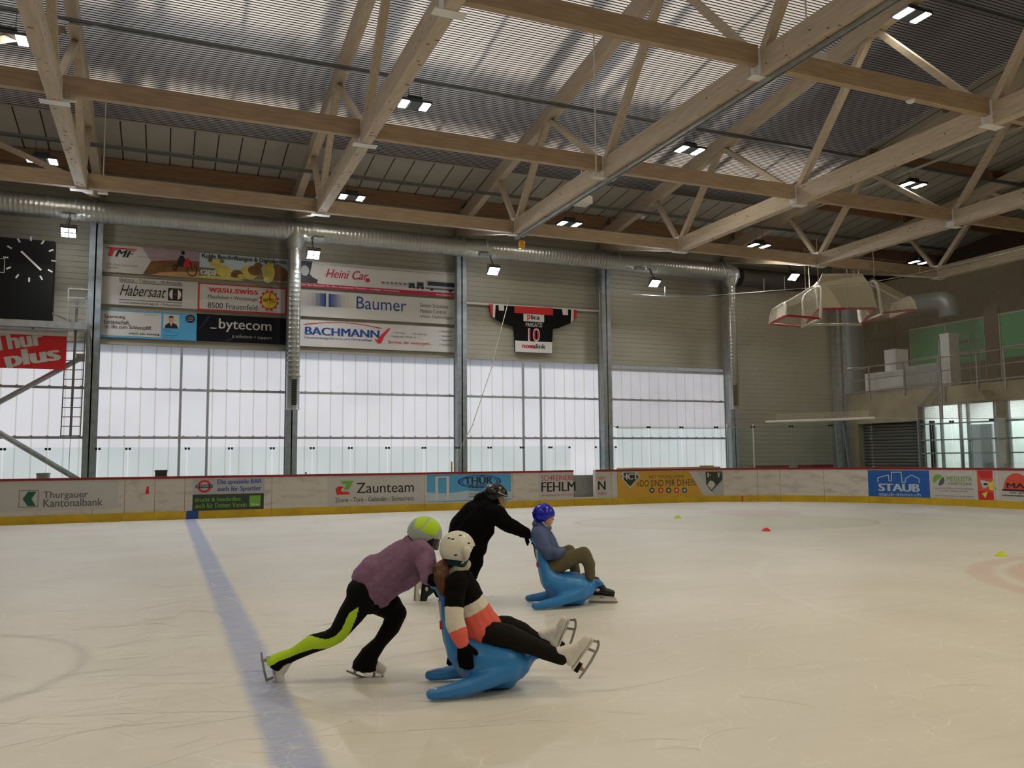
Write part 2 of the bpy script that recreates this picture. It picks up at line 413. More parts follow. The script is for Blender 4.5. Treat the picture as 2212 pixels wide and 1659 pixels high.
ORG = {}
def setp(o, label=None, cat=None, group=None, kind=None):
    if label: o['label'] = label
    if cat: o['category'] = cat
    if group: o['group'] = group
    if kind: o['kind'] = kind
    return o
def thing(name, label, cat, loc=(0, 0, 0), group=None):
    o = bpy.data.objects.new(name, None); C.objects.link(o); o.location = loc; o.empty_display_size = 0.1
    ORG[o.name] = V(loc); return setp(o, label, cat, group)
def build(name, mb, mats, parent=None, smooth=False, label=None, me=None):
    OFFZ[0] = 0.0
    org = ORG.get(parent.name, V((0, 0, 0))) if parent else V((0, 0, 0))
    mats = mats if isinstance(mats, (list, tuple)) else [mats]
    if me is None:
        me = bpy.data.meshes.new(name)
        me.from_pydata([v-org for v in mb.v], [], mb.f)
        for p, mi in zip(me.polygons, mb.m): p.material_index = mi
        if mb.uv:
            ul = me.uv_layers.new(name='layout')
            for p in me.polygons:
                for li in p.loop_indices: ul.data[li].uv = mb.uv[me.loops[li].vertex_index]
        me.update()
    if not me.materials:
        for m in mats: me.materials.append(M[m] if isinstance(m, str) else m)
    if smooth:
        for p in me.polygons: p.use_smooth = True
        if smooth == 'edge':
            try: me.set_sharp_from_angle(angle=math.radians(40))
            except Exception: pass
    o = bpy.data.objects.new(name, me); C.objects.link(o)
    if parent: o.parent = parent
    ORG[o.name] = org
    if label: o['label'] = label
    return o
def struct(name, mb, mats, smooth=False):
    o = build(name, mb, mats, None, smooth); o['kind'] = 'structure'; return o
def solo(name, mb, mats, label, cat, group=None, smooth=False, loc=None):
    """a thing of one mesh"""
    c = V(loc) if loc else sum(mb.v, V())/len(mb.v)
    if not loc: c.z = min(v.z for v in mb.v)
    mb.v = [v-c for v in mb.v]
    o = build(name, mb, mats, None, smooth); o.location = c; ORG[o.name] = c
    return setp(o, label, cat, group)
def copy_tree(o, parent=None):
    c = o.copy(); C.objects.link(c)
    if parent: c.parent = parent
    for ch in o.children: copy_tree(ch, c)
    return c

OFFZ = [0.0]                    # prints are laid one over the other, never in one plane
# lettering: fitted into a rectangle of a surface map f(u, v) -> world
def text_geo(s, bold=0.0, shear=0.0, space=1.0):
    cu = bpy.data.curves.new('t', 'FONT'); cu.body = s; cu.resolution_u = 3; cu.offset = bold; cu.shear = shear; cu.space_character = space
    ob = bpy.data.objects.new('t', cu); C.objects.link(ob)
    bpy.context.view_layer.update()
    me = bpy.data.meshes.new_from_object(ob.evaluated_get(bpy.context.evaluated_depsgraph_get()))
    vs = [v.co.copy() for v in me.vertices]; fs = [tuple(p.vertices) for p in me.polygons]
    bpy.data.objects.remove(ob); bpy.data.curves.remove(cu); bpy.data.meshes.remove(me)
    return vs, fs
def text(mb, s, f, u0, u1, v0, v1, mi=0, bold=0.0, shear=0.0, rot=0.0, arc=0.0):
    vs, fs = text_geo(s, 0.0, shear)
    if bold > 0.006:
        n0 = len(vs); st = min(bold, 0.07)*0.75; base_v, base_f = list(vs), list(fs); reps = 1 if bold < 0.025 else 2
        for q in range(-reps, reps+1):
            if q: o = len(vs); vs = vs+[v+V((st*q/reps, 0, 0)) for v in base_v]; fs = fs+[tuple(o+i for i in f_) for f_ in base_f]
    if rot:
        c, n = math.cos(rot), math.sin(rot); vs = [V((v.x*c-v.y*n, v.x*n+v.y*c, 0)) for v in vs]
    x0 = min(v.x for v in vs); x1 = max(v.x for v in vs); y0 = min(v.y for v in vs); y1 = max(v.y for v in vs)
    nb = len(base_v) if bold > 0.006 else len(vs); pts = []
    for i, v in enumerate(vs):
        if i % nb == 0: OFFZ[0] += 0.0002
        pts.append(f(u0+(v.x-x0)/(x1-x0)*(u1-u0), v0+(v.y-y0)/(y1-y0)*(v1-v0)))
    mb.add(pts, fs, mi)
def rect(mb, f, u0, u1, v0, v1, mi=0, n=1):
    OFFZ[0] += 0.0002
    for i in range(n):
        a = u0+(u1-u0)*i/n; b = u0+(u1-u0)*(i+1)/n
        mb.add([f(a, v0), f(b, v0), f(b, v1), f(a, v1)], [(0, 1, 2, 3)], mi)
def disc(mb, f, cu, cv, ru, rv, mi=0, n=24, r0=0.0, a0=0.0, a1=2*math.pi):
    OFFZ[0] += 0.0002
    for i in range(n):
        g, h = a0+(a1-a0)*i/n, a0+(a1-a0)*(i+1)/n
        P = lambda k, q: f(cu+ru*k*math.cos(q), cv+rv*k*math.sin(q))
        if r0: mb.add([P(1, g), P(1, h), P(r0, h), P(r0, g)], [(0, 1, 2, 3)], mi)
        else: mb.add([f(cu, cv), P(1, g), P(1, h)], [(0, 1, 2)], mi)
def polyf(mb, f, pts, mi=0):
    OFFZ[0] += 0.0002
    mb.add([f(*p) for p in pts], [tuple(range(len(pts)))], mi)
def stroke(mb, f, pts, w, mi=0):
    for (a, b), (c, d) in zip(pts[:-1], pts[1:]):
        OFFZ[0] += 0.0001; L = math.hypot(c-a, d-b) or 1; nx, ny = -(d-b)/L*w/2, (c-a)/L*w/2
        ex, ey = (c-a)/L*w*0.35, (d-b)/L*w*0.35
        mb.add([f(a-ex+nx, b-ey+ny), f(c+ex+nx, d+ey+ny), f(c+ex-nx, d+ey-ny), f(a-ex-nx, b-ey-ny)], [(0, 1, 2, 3)], mi)

# ------------------------------------------------------------------ the hall
WY = 26.35                      # window wall
BAY, X0 = 5.5, -1.93            # columns stand every bay
COLX = [X0+BAY*k for k in range(-2, 6)]       # ... last one is the corner column
BY, BXE, BR = 24.1, 22.3, 7.0   # rink boards: long side, end side, corner radius
XS, YC = BXE-BR, BY-BR

mb = MB(); nx, ny = 66, 46
for j in range(ny+1):
    for i in range(nx+1): mb.v.append(V((-30+i*62/nx, -10+j*39/ny, 0)))
for j in range(ny):
    for i in range(nx): mb.f.append((j*(nx+1)+i, j*(nx+1)+i+1, (j+1)*(nx+1)+i+1, (j+1)*(nx+1)+i)); mb.m.append(0)
struct('floor', mb, 'ice')

def roofz(y): return 10.12+0.136*(26.35-y)
def cladding(mb, f, u0, u1, z0, z1, step=0.168, d=0.014):
    z = z0
    while z < z1-1e-6:
        zt = min(z+step, z1)
        mb.add([f(u0, z, d), f(u1, z, d), f(u1, zt-0.012, d), f(u0, zt-0.012, d), f(u1, zt, 0), f(u0, zt, 0), f(u1, zt, d), f(u0, zt, d)],
               [(0, 1, 2, 3), (3, 2, 4, 5), (5, 4, 6, 7)], 0)
        z = zt
fw = lambda u, z, d: V((u, WY-d, z))
mb = MB()
cladding(mb, fw, -14, COLX[-1]+0.1, 4.93, 9.99)
cladding(mb, fw, COLX[-2], COLX[-1]+0.1, 0.0, 4.93)
mb.box((-14, WY-0.015, 0), (COLX[-2], WY+0.2, 0.86)); mb.box((-14, WY+0.03, 4.93), (COLX[-1]+0.1, WY+0.25, 10.3)); mb.box((COLX[-2], WY+0.03, 0), (COLX[-1]+0.1, WY+0.25, 5))
struct('wall_back', mb, 'cladding')
mb = MB(); mb.box((-30.3, -10.3, 0), (-30, 29, 14)); struct('wall_left', mb, 'cladding')
mb = MB(); mb.box((-30, -10.3, 0), (32, -10, 14)); struct('wall_front', mb, 'cladding')
mb = MB(); mb.box((-30, WY, 0), (-14, WY+0.3, 12)); struct('wall_back_left', mb, 'cladding')

# translucent windows, one per bay
nwin = 0
for k in range(-2, 4):
    a, b = X0+BAY*k+0.17, X0+BAY*(k+1)-0.17; top = 4.93 if k < 3 else 4.80
    nwin += 1
    w = thing(f'window_{nwin}', None, None, ((a+b)/2, WY, 0.86)); w['kind'] = 'structure'
    seams = []
    x = a+0.30
    while x < b-0.1: seams.append(x); x += 0.395
    skip = (0.35, 1.25) if k == 0 else ((11.4, 12.2) if k == 2 else (99, 99))
    m = MB(); xs = [a-0.17]
    for x in seams:
        if not skip[0] < x < skip[1]: xs += [x-0.017, x+0.017]
    xs.append(b+0.17)
    for i, (xa, xb) in enumerate(zip(xs[:-1], xs[1:])): m.add([(xa, WY+0.05, 0.86), (xb, WY+0.05, 0.86), (xb, WY+0.05, 4.93), (xa, WY+0.05, 4.93)], [(0, 1, 2, 3)], i % 2)
    build('pane', m, ['polycarbonate', 'pane_seam'], w)
    m = MB()
    for zr in (3.646, 2.24, 0.90): m.box((a-0.17, WY-0.06, zr-0.035), (b+0.17, WY+0.004, zr+0.035))
    if k == 3: m.box((a-0.17, WY-0.08, 4.70), (b+0.17, WY+0.0, 4.80))
    for x in seams:
        for zr in (3.69, 2.285): m.box((x-0.03, WY-0.03, zr-0.012), (x+0.03, WY-0.01, zr+0.015))
    build('rail', m, 'window_rail', w)
    m = MB()
    for x in ((0.41, 1.17) if k == 0 else ((11.46, 12.13) if k == 2 else ())):
        m.box((x-0.035, WY-0.05, 0.86), (x+0.035, WY+0.02, 4.93))
    if m.v: build('mullion', m, 'window_rail', w)

# skylight: slatted ceiling under a translucent roof sheet
SKX0, SKX1, SKY0, SKY1 = -14.0, COLX[-2]+0.05, 4.0, 23.45
tanr = 0.136
mb = MB(); y = SKY0
while y < SKY1:
    z = roofz(y); mb.box((SKX0, y-0.0095, z-0.0), (SKX1, y+0.0095, z+0.012)); y += 0.085
struct('ceiling', mb, 'slat')
mb = MB()
for k in range(-2, 4):
    a, b = X0+BAY*k, X0+BAY*(k+1)
    mb.add([(a, SKY0, roofz(SKY0)+0.03), (b, SKY0, roofz(SKY0)+0.03), (b, SKY1, roofz(SKY1)+0.03), (a, SKY1, roofz(SKY1)+0.03)], [(0, 1, 2, 3)])
struct('window_7', mb, 'skylight_sheet')
mb = MB()                                   # rafters and purlins carrying the sheet from outside
for k in range(-2, 5):
    for dx, w in ((-0.75, 0.26), (0.55, 0.34), (1.25, 0.12)):
        x = X0+BAY*k+dx
        mb.add([], [])
        p, q = (x, SKY0, roofz(SKY0)+1.05), (x, SKY1, roofz(SKY1)+1.05); mb.bar(p, q, w, 0.35)
    mb.bar((X0+BAY*k+3.1, SKY0, roofz(SKY0)+0.62), (X0+BAY*k+3.1, SKY1, roofz(SKY1)+0.62), 0.07, 0.08)
struct('trim_1', mb, 'steel_rail')
# unseen slabs added to shade the skylight towards the gallery and along the eaves
mb = MB()
for (a, b, ya, yb, h) in ((12.5, 33.0, 4.0, 24.0, 5.0), (-14.0, 12.5, 21.4, 24.0, 3.4)):
    mb.add([(x, y, roofz(y)+h+dz) for dz in (0, 0.2) for (x, y) in ((a, ya), (b, ya), (b, yb), (a, yb))], [(0,3,2,1),(4,5,6,7),(0,1,5,4),(1,2,6,5),(2,3,7,6),(3,0,4,7)])
struct('added_shade_slab', mb, 'roof_panel')
# thin bright skate cuts scratched into the ice
mb = MB(); rnd = random.Random(11)
for i in range(1500):
    if i < 1200: x, y = rnd.gauss(0.5, 2.6), rnd.gauss(8.6, 2.6)
    else: x, y = rnd.uniform(-8, 16), rnd.uniform(3.4, 20)
    if y < 3.2 or y > 23.5: continue
    h = rnd.choice((rnd.gauss(0.1, 0.35), rnd.gauss(0.1, 0.35), rnd.uniform(0, 3.14))); L = rnd.choice((0.1, 0.14, 0.2, 0.25, 0.35, 0.5, 0.9, 1.6))*rnd.uniform(0.6, 1.5); k = rnd.gauss(0, 0.5)/max(L, 0.4); w = rnd.uniform(0.0012, 0.0042)*(1.0+y*0.03)
    n = max(4, int(L/0.08)); o = len(mb.v)
    for j in range(n+1):
        t = j/n; hh = h+k*L*t*2; ww = w*math.sin(math.pi*(0.04+0.92*t))
        mb.v += [V((x-math.sin(hh)*ww, y+math.cos(hh)*ww, 0.0012)), V((x+math.sin(hh)*ww, y-math.cos(hh)*ww, 0.0012))]
        x += math.cos(hh)*L/n; y += math.sin(hh)*L/n
    for j in range(n): mb.f.append((o+2*j, o+2*j+1, o+2*j+3, o+2*j+2)); mb.m.append(0)
sk = build('skate_cuts', mb, 'ice_scratch'); setp(sk, 'countless thin bright skate cuts scratched into the ice around the skaters', 'skate marks', kind='stuff')
# solid roof: eaves strip, the part past the skylight, the part behind the camera
def roof_strip(mb, x0, x1, y0, y1, dz=0.02, joint=0.62, t=0.25):
    mb.add([(x0,y0,roofz(y0)+dz),(x1,y0,roofz(y0)+dz),(x1,y1,roofz(y1)+dz),(x0,y1,roofz(y1)+dz),
            (x0,y0,roofz(y0)+dz+t),(x1,y0,roofz(y0)+dz+t),(x1,y1,roofz(y1)+dz+t),(x0,y1,roofz(y1)+dz+t)],
           [(0,3,2,1),(4,5,6,7),(0,1,5,4),(1,2,6,5),(2,3,7,6),(3,0,4,7)], 0)
    x = x0+0.3
    while x < x1 and joint:
        mb.add([(x-0.018,y0,roofz(y0)+dz-0.006),(x+0.018,y0,roofz(y0)+dz-0.006),(x+0.018,y1,roofz(y1)+dz-0.006),(x-0.018,y1,roofz(y1)+dz-0.006)], [(0, 3, 2, 1)], 1)
        x += joint
mb = MB(); mb.box((-14, SKY1-0.02, roofz(SKY1)-0.0), (SKX1+0.1, SKY1+0.06, roofz(SKY1)+1.3)); mb.box((SKX1, SKY0, 9.9), (SKX1+0.06, SKY1, 9.95)); mb.add([(SKX1+0.05, SKY0, roofz(SKY0)), (SKX1+0.05, SKY1, roofz(SKY1)), (SKX1+0.05, SKY1, roofz(SKY1)+0.8), (SKX1+0.05, SKY0, roofz(SKY0)+0.8)], [(0, 1, 2, 3)])
roof_strip(mb, -14, SKX1, SKY1, WY+0.3); roof_strip(mb, SKX1, 33, 4, 29.5)
roof_strip(mb, -30.3, 33, -10.3, 4, joint=0); roof_strip(mb, -30.3, -14, 4, WY+0.3, joint=0)
struct('ceiling_solid', mb, ['roof_panel', 'roof_joint'])

# columns
for i, cx in enumerate(COLX[:-1]):
    m = MB(); w, d = 0.17, 0.2; y0, y1 = WY-0.46, WY-0.06
    m.box((cx-w, y0, 0), (cx+w, y0+0.03, 8.98)); m.box((cx-w, y1-0.03, 0), (cx+w, y1, 8.98)); m.box((cx-0.02, y0, 0), (cx+0.02, y1, 8.98))
    m.box((cx-w+0.03, y0+0.03, 0), (cx-w+0.05, y1-0.03, 8.98)) ; m.box((cx+w-0.05, y0+0.03, 0), (cx+w-0.03, y1-0.03, 8.98))
    m.box((cx-0.2, y0-0.02, 8.98), (cx+0.2, y1, 9.1))
    lab = {1: 'grey steel column left of the scoreboard, mostly outside the picture', 2: 'grey steel column beside the ladder, leftmost full column of the window wall',
           3: 'grey steel column behind the first vertical duct', 4: 'grey steel column between the stacked banners and the hung jersey',
           5: 'grey steel column right of the hung jersey', 6: 'grey steel column at the right end of the windows behind the second vertical duct'}
    if i == 0: continue
    o = solo('steel_column', m, 'column_steel', lab[i], 'column', 'columns of the window wall', loc=(cx, WY-0.26, 0))
m = MB(); m.box((COLX[-1]-0.22, WY-0.42, 0), (COLX[-1]-0.06, WY-0.06, 9.0)); m.box((COLX[-1]+0.04, WY-0.46, 0), (COLX[-1]+0.2, WY-0.06, 9.0)); m.box((COLX[-1]-0.06, WY-0.3, 0), (COLX[-1]+0.04, WY-0.06, 9.0))
solo('steel_column', m, 'column_steel', 'grey double steel column in the far corner beside the concrete gallery', 'column', 'columns of the window wall', loc=(COLX[-1], WY-0.26, 0))
# diagonal braces of the leftmost bay
m = MB(); a = onY(185, 768, WY-0.25); b = onY(0, 868, WY-0.25); e = b+(b-a)*0.9; a = a+(b-a)*max(0, (a.x-(COLX[2]-0.30))/(a.x-b.x)); m.tube([a, e], 0.075, 12)
m.box((a.x-0.12, WY-0.30, a.z-0.1), (a.x+0.1, WY-0.2, a.z+0.12))
solo('steel_brace', m, 'galvanised', 'round grey steel brace rising to the column behind the red banner', 'brace', smooth='edge')
m = MB(); a = onY(165, 1034, WY-0.25); b = onY(0, 936, WY-0.25); e = b+(b-a)*0.95; a = a+(a-b)*((COLX[2]-0.26-a.x)/(a.x-b.x)); m.tube([a, e], 0.075, 12); m.box((a.x-0.1, WY-0.32, a.z-0.1), (a.x+0.02, WY-0.2, a.z+0.05))
solo('steel_brace', m, 'galvanised', 'round grey steel brace falling to the foot of the leftmost column', 'brace', smooth='edge')

# ------------------------------------------------------------------ rink boards
LA = BR*math.pi/2
def bpath(s, off=0.0, z=0.0):
    """the boards' inner face: s metres along, off metres towards the ice"""
    if s <= XS: return V((s, BY-off, z))
    if s <= XS+LA:
        a = (s-XS)/BR; return V((XS+(BR-off)*math.sin(a), YC+(BR-off)*math.cos(a), z))
    return V((BXE-off, YC-(s-XS-LA), z))
_ss = np.linspace(-14, XS+LA+16, 2200)
_xx = np.array([proj(bpath(s, 0, 0.6))[0] for s in _ss])
HB = 1.15
def bs(px): return float(np.interp(px, _xx[:2050], _ss[:2050]))
def bz(px, py):
    s = bs(px); y0 = proj(bpath(s, 0, 0))[1]; y1 = proj(bpath(s, 0, 1.0))[1]; return (py-y0)/(y1-y0)
def bstrip(mb, s0, s1, z0, z1, o0, o1, mi=0, step=0.35):
    n = max(1, int((s1-s0)/step)) if s1 > XS else 1
    for i in range(n):
        a, b = s0+(s1-s0)*i/n, s0+(s1-s0)*(i+1)/n
        P = [bpath(q, o, z) for z in (z0, z1) for (q, o) in ((a, o0), (b, o0), (b, o1), (a, o1))]
        mb.add(P, [(0,3,2,1),(4,5,6,7),(0,1,5,4),(1,2,6,5),(2,3,7,6),(3,0,4,7)], mi)
def board_run(s0, s1, label, joints):
    t = thing('rink_board', label, 'rink boards', bpath((s0+s1)/2 if s1 < XS else s0+2, 0, 0))
    m = MB(); js = sorted(j for j in joints if s0 < j < s1); e = [s0]+js+[s1]
    for a, b in zip(e[:-1], e[1:]):
        bstrip(m, a+0.006, b-0.006, 0.0, HB-0.06, 0.0, -0.12)
    for j in js: bstrip(m, j-0.006, j+0.006, 0.2, HB-0.06, -0.004, -0.12, 1)
    build('board_panel', m, ['board_white', 'board_joint'], t)
    m = MB()
    for a, b in zip(e[:-1], e[1:]): bstrip(m, a+0.004, b-0.004, 0.0, 0.215, 0.018, 0.0)
    build('kick_plate', m, 'kick_yellow', t)
    m = MB(); bstrip(m, s0, s1, HB-0.06, HB, 0.02, -0.16); build('cap_rail', m, 'cap_red', t)
    return t
GL, GR = onY(1239, 1050, BY).x, onY(1287, 1050, BY).x
jl = [bs(x) for x in (-70, 0, 200, 269, 334, 399, 587, 756, 917, 1108, 1166)]; jr = [bs(x) for x in (1322, 1334, 1637, 1685, 1780, 1876, 2008, 2150)]+[bs(2150)+2.4*k for k in (1, 2, 3)]
left_run = board_run(-13.9, GL, 'long white rink boards left of the open gate, with red cap and sponsor prints', jl+[-6.4, -8.8, -11.2])
right_run = board_run(GR, XS+LA+15.5, 'white rink boards right of the open gate, curving round the rink corner', jr)
# gate: sill left in the opening
m = MB(); m.box((GL, BY-0.02, 0), (GR, BY+0.14, 0.27)); t = thing('gate_sill', 'low yellow faced sill in the open board gate', 'sill', ((GL+GR)/2, BY, 0))
m = MB(); m.box((GL+0.005, BY-0.018, 0), (GR-0.005, BY+0.12, 0.235)); build('kick_plate', m, 'kick_yellow', t)
m = MB(); m.box((GL+0.005, BY-0.03, 0.235), (GR-0.005, BY+0.12, 0.275)); build('sill_plate', m, 'white', t)
m = MB(); m.box((GL-0.1, BY+0.55, 0), (GR+0.3, BY+0.6, 0.93)); m.box((GL-0.1, BY+0.53, 0.93), (GR+0.3, BY+0.62, 0.97))
solo('barrier_panel', m, 'locker_grey', 'low pale grey panel seen through the open board gate', 'panel')
m = MB(); m.box((GR-0.035, BY-0.02, 0.28), (GR-0.005, BY+0.12, HB+0.0)); build('gate_post', m, 'white', right_run)

def ad(run, pxs, pys, base, name='advertisement'):
    """a print stuck on the boards: rectangle by survey pixels; returns its map, extents and a collector"""
    s0, s1 = bs(pxs[0]), bs(pxs[1]); xm = (pxs[0]+pxs[1])/2
    z1, z0 = bz(xm, pys[0]), bz(xm, pys[1])
    m = MB(); n = max(1, int((s1-s0)/0.3)) if s1 > XS else 1
    rect(m, lambda u, v: bpath(u, 0.004, v), s0, s1, z0, z1, 0, n)
    o = build(name, m, base, run)
    return o
def bf(layer): return lambda u, v: bpath(u, 0.004+0.004*layer+OFFZ[0], v)
def btext(m, s, px0, px1, py0, py1, mi=0, layer=1, **k):
    xm = (px0+px1)/2; text(m, s, bf(layer), bs(px0), bs(px1), bz(xm, py1), bz(xm, py0), mi, **k)
def brect(m, px0, px1, py0, py1, mi=0, layer=1):
    xm = (px0+px1)/2; rect(m, bf(layer), bs(px0), bs(px1), bz(xm, py1), bz(xm, py0), mi, 3 if bs(px1) > XS else 1)
def P_(px, py): return (bs(px), bz(px, py))
def bpoly(m, pts, mi=0, layer=1): polyf(m, bf(layer), [P_(*p) for p in pts], mi)
def bdisc(m, cx, cy, rx, ry, mi=0, layer=1, **k):
    c = P_(cx, cy); disc(m, bf(layer), c[0], c[1], abs(bs(cx+rx)-bs(cx)), abs(bz(cx, cy-ry)-c[1]), mi, **k)
def bstroke(m, pts, w, mi=0, layer=1): stroke(m, bf(layer), [P_(*p) for p in pts], w, mi)

a = ad(left_run, (-60, 255), (1041, 1103), 'banner_white')
m = MB(); brect(m, 41, 82, 1059, 1060.5); brect(m, 41, 82, 1094.5, 1096); brect(m, 40.5, 41.8, 1059, 1096); brect(m, 81.5, 82.8, 1059, 1096)
bpoly(m, [(49, 1078), (60, 1062), (78, 1062), (68, 1078), (78, 1093), (60, 1093)], 1); build('emblem', m, ['ink_grey', 'ink_green'], a)
m = MB(); btext(m, 'Thurgauer', 93, 190, 1061, 1080, bold=0.012); btext(m, 'Kantonalbank', 94, 222, 1077, 1094, bold=0.012); build('lettering', m, 'ink_grey', a)
m = MB(); bpoly(m, [(316, 1051), (321, 1051), (321, 1055), (322, 1067), (313, 1067), (316, 1055)]); build('fire_extinguisher_mark', m, 'ink_red', left_run)
a = ad(left_run, (417, 571), (1034, 1066), 'ink_silver')
m = MB(); bdisc(m, 441, 1050.5, 15, 14, r0=0.68); build('emblem', m, 'ink_red', a)
m = MB(); brect(m, 422, 459, 1047, 1054); build('emblem_band', m, 'ink_navy', a)
m = MB(); btext(m, 'STATION 21', 424, 457, 1048, 1053, layer=2, bold=0.02); build('lettering', m, 'white', a)
m = MB(); btext(m, 'Die spezielle BAR', 469, 565, 1035, 1048, bold=0.03); btext(m, 'auch für Sportler', 469, 564, 1050, 1063.5, bold=0.03); build('lettering', m, 'ink_blue', a)
a = ad(left_run, (416, 570), (1067, 1101.5), 'ink_darkgreen')
m = MB(); btext(m, 'druckt & beschriftet', 421, 521, 1074, 1083, bold=0.02); btext(m, 'auch für Deinen Verein', 421, 533, 1086, 1096.5, bold=0.02); build('lettering', m, 'ink_lime', a)
m = MB(); brect(m, 539, 563, 1070, 1094); build('emblem', m, 'ink_lime', a)
m = MB(); btext(m, 'fimo', 543, 561, 1086, 1092, layer=2, bold=0.02); build('lettering', m, 'white', a)
a = ad(left_run, (707, 916), (1028, 1092), 'banner_white')
m = MB(); bpoly(m, [(734, 1039), (764, 1038.5), (758, 1049), (752, 1058), (742, 1058), (748, 1046), (740, 1046)], 0); bpoly(m, [(724, 1057), (730, 1051), (742, 1051), (736, 1059), (740, 1062), (752, 1062), (756, 1068), (728, 1069)], 1); build('emblem', m, ['ink_lime', 'ink_red'], a)
m = MB(); btext(m, 'Zaunteam', 770, 894, 1042, 1064, bold=0.008); btext(m, 'Zäune - Tore - Geländer - Sichtschutz', 724, 894, 1073, 1083); build('lettering', m, 'ink_black', a)
a = ad(left_run, (922, 1104), (1024, 1082.5), 'ink_sky')
m = MB(); bpoly(m, [(922, 1083.6), (1104, 1077), (1104, 1062), (1060, 1064), (1010, 1060), (965, 1066), (922, 1064)]); build('print_fade', m, 'ink_fade', a)
m = MB()
for q in ((940, 946, 1031, 1081), (964, 970, 1029, 1079), (940, 970, 1029, 1032)): brect(m, *q, layer=2)
build('door_picture', m, 'white', a)
m = MB(); bdisc(m, 1036, 1040, 47, 14, 0, layer=1, r0=0.9); bdisc(m, 1036, 1040, 40, 11, 0, layer=1, r0=0.92); build('emblem', m, 'ink_blue', a)
m = MB(); btext(m, 'THÜR', 1003, 1064, 1027, 1045.5, layer=2, bold=0.05); btext(m, 'PERSONAL', 1012, 1078, 1046, 1053.5, layer=2, bold=0.03, shear=0.2); build('lettering', m, 'ink_navy', a)
m = MB(); btext(m, 'Temporär und Dauerstellen', 1012, 1075, 1056, 1060, layer=2); btext(m, 'Weinfelden', 1012, 1040, 1064, 1069, layer=2); btext(m, 'www.', 1012, 1026, 1071, 1075, layer=2); build('lettering', m, 'ink_grey', a)
a = ad(left_run, (1163, 1239), (1019, 1080), 'banner_white')
m = MB(); btext(m, 'SCHREINERE', 1169, 1240, 1026.5, 1038); btext(m, 'Ausstellung für KÜCHEN', 1169, 1239, 1066, 1072.5); build('lettering', m, 'ink_magenta', a)
m = MB(); btext(m, 'FEHLM', 1169, 1243, 1041, 1061.5, bold=0.03); build('lettering', m, 'ink_black', a)
a = ad(right_run, (1291, 1321), (1019, 1074), 'banner_white')
m = MB(); btext(m, 'HEIM', 1292.5, 1307, 1029, 1036); btext(m, 'NEN', 1293, 1309, 1063, 1069); build('lettering', m, 'ink_magenta', a)
m = MB(); btext(m, 'N', 1291.5, 1308, 1039, 1058, bold=0.03); build('lettering', m, 'ink_black', a)
a = ad(right_run, (1334, 1562), (1017.5, 1072), 'ink_gold')
m = MB(); bpoly(m, [(1337, 1028), (1346, 1018.5), (1375, 1018.5), (1384, 1029), (1361, 1055)], 0); bpoly(m, [(1341, 1029), (1349, 1021), (1372, 1021), (1380, 1030), (1361, 1051)], 1, 2)
bpoly(m, [(1488, 1018), (1503, 1018), (1545, 1072), (1520, 1072)], 0, 2); bpoly(m, [(1503, 1018), (1562, 1018), (1562, 1072), (1545, 1072)], 2, 2)
bpoly(m, [(1524, 1019), (1560, 1019), (1560, 1036), (1536, 1061), (1525, 1046)], 1, 8); bpoly(m, [(1527, 1047), (1536, 1034), (1545, 1047), (1536, 1058)], 0, 9); build('emblem', m, ['banner_white', 'ink_darkgreen', 'ink_silver'], a)
m = MB(); btext(m, 'HCT', 1344, 1378, 1023, 1036, layer=3, bold=0.05); btext(m, 'HCT', 1528, 1557, 1021, 1031, layer=9, bold=0.05); build('lettering', m, 'white', a)
m = MB(); btext(m, 'HCT YOUNG LIONS', 1403, 1478, 1026, 1033); btext(m, '«DO SIND MIR DIHEI!»', 1376, 1505, 1036, 1050); build('lettering', m, 'ink_darkgreen', a)
m = MB()
for i, (cx, mi) in enumerate(((1408, 0), (1427, 1), (1444, 0), (1461, 1), (1478, 2))): bdisc(m, cx, 1059, 5.5, 6, mi, 1); bdisc(m, cx, 1059, 3, 3, 3, 2)
build('club_badge', m, ['ink_darkgreen', 'ink_red', 'ink_blue', 'banner_white'], a)
a = ad(right_run, (1875.5, 2008.5), (1016, 1073.8), 'ink_staub')
m = MB(); bstroke(m, [(1897, 1042), (1897, 1032), (1920, 1026), (1921, 1039), (1926, 1039), (1927, 1020), (1948, 1020), (1949, 1042), (1956, 1042), (1957, 1034), (1970, 1026), (1986, 1034), (1986, 1043)], 0.028); build('emblem', m, 'ink_fade', a)
m = MB(); btext(m, 'STAUB', 1897, 1987, 1045, 1061.5, bold=0.07); btext(m, 'staub-immo.ch', 1898, 1988, 1064, 1071.5, bold=0.02); build('lettering', m, 'ink_fade', a)
a = ad(right_run, (2008.5, 2112), (1016.5, 1078), 'banner_white')
m = MB(); bdisc(m, 2027, 1036, 11, 11.5, 0, 1, a0=0.6, a1=3.9); bdisc(m, 2031, 1037, 10, 11.5, 1, 1, a0=-2.0, a1=0.7); build('emblem', m, ['ink_lime', 'ink_grey'], a)
m = MB(); btext(m, 'MEGUSTA', 2046, 2101, 1029, 1040, bold=0.03); build('lettering', m, 'ink_lime', a)
m = MB(); btext(m, 'WERBETECHNIK', 2047, 2101, 1042, 1048.5); btext(m, 'www beschriftung drucke werbung', 2018, 2103, 1053, 1058); btext(m, 'textilien design schilder', 2028, 2092, 1059, 1063); btext(m, 'auto folien banner web digital', 2019, 2103, 1070, 1074); build('lettering', m, 'ink_grey', a)
a = ad(right_run, (2112, 2146), (1016.5, 1081), 'ink_orange')
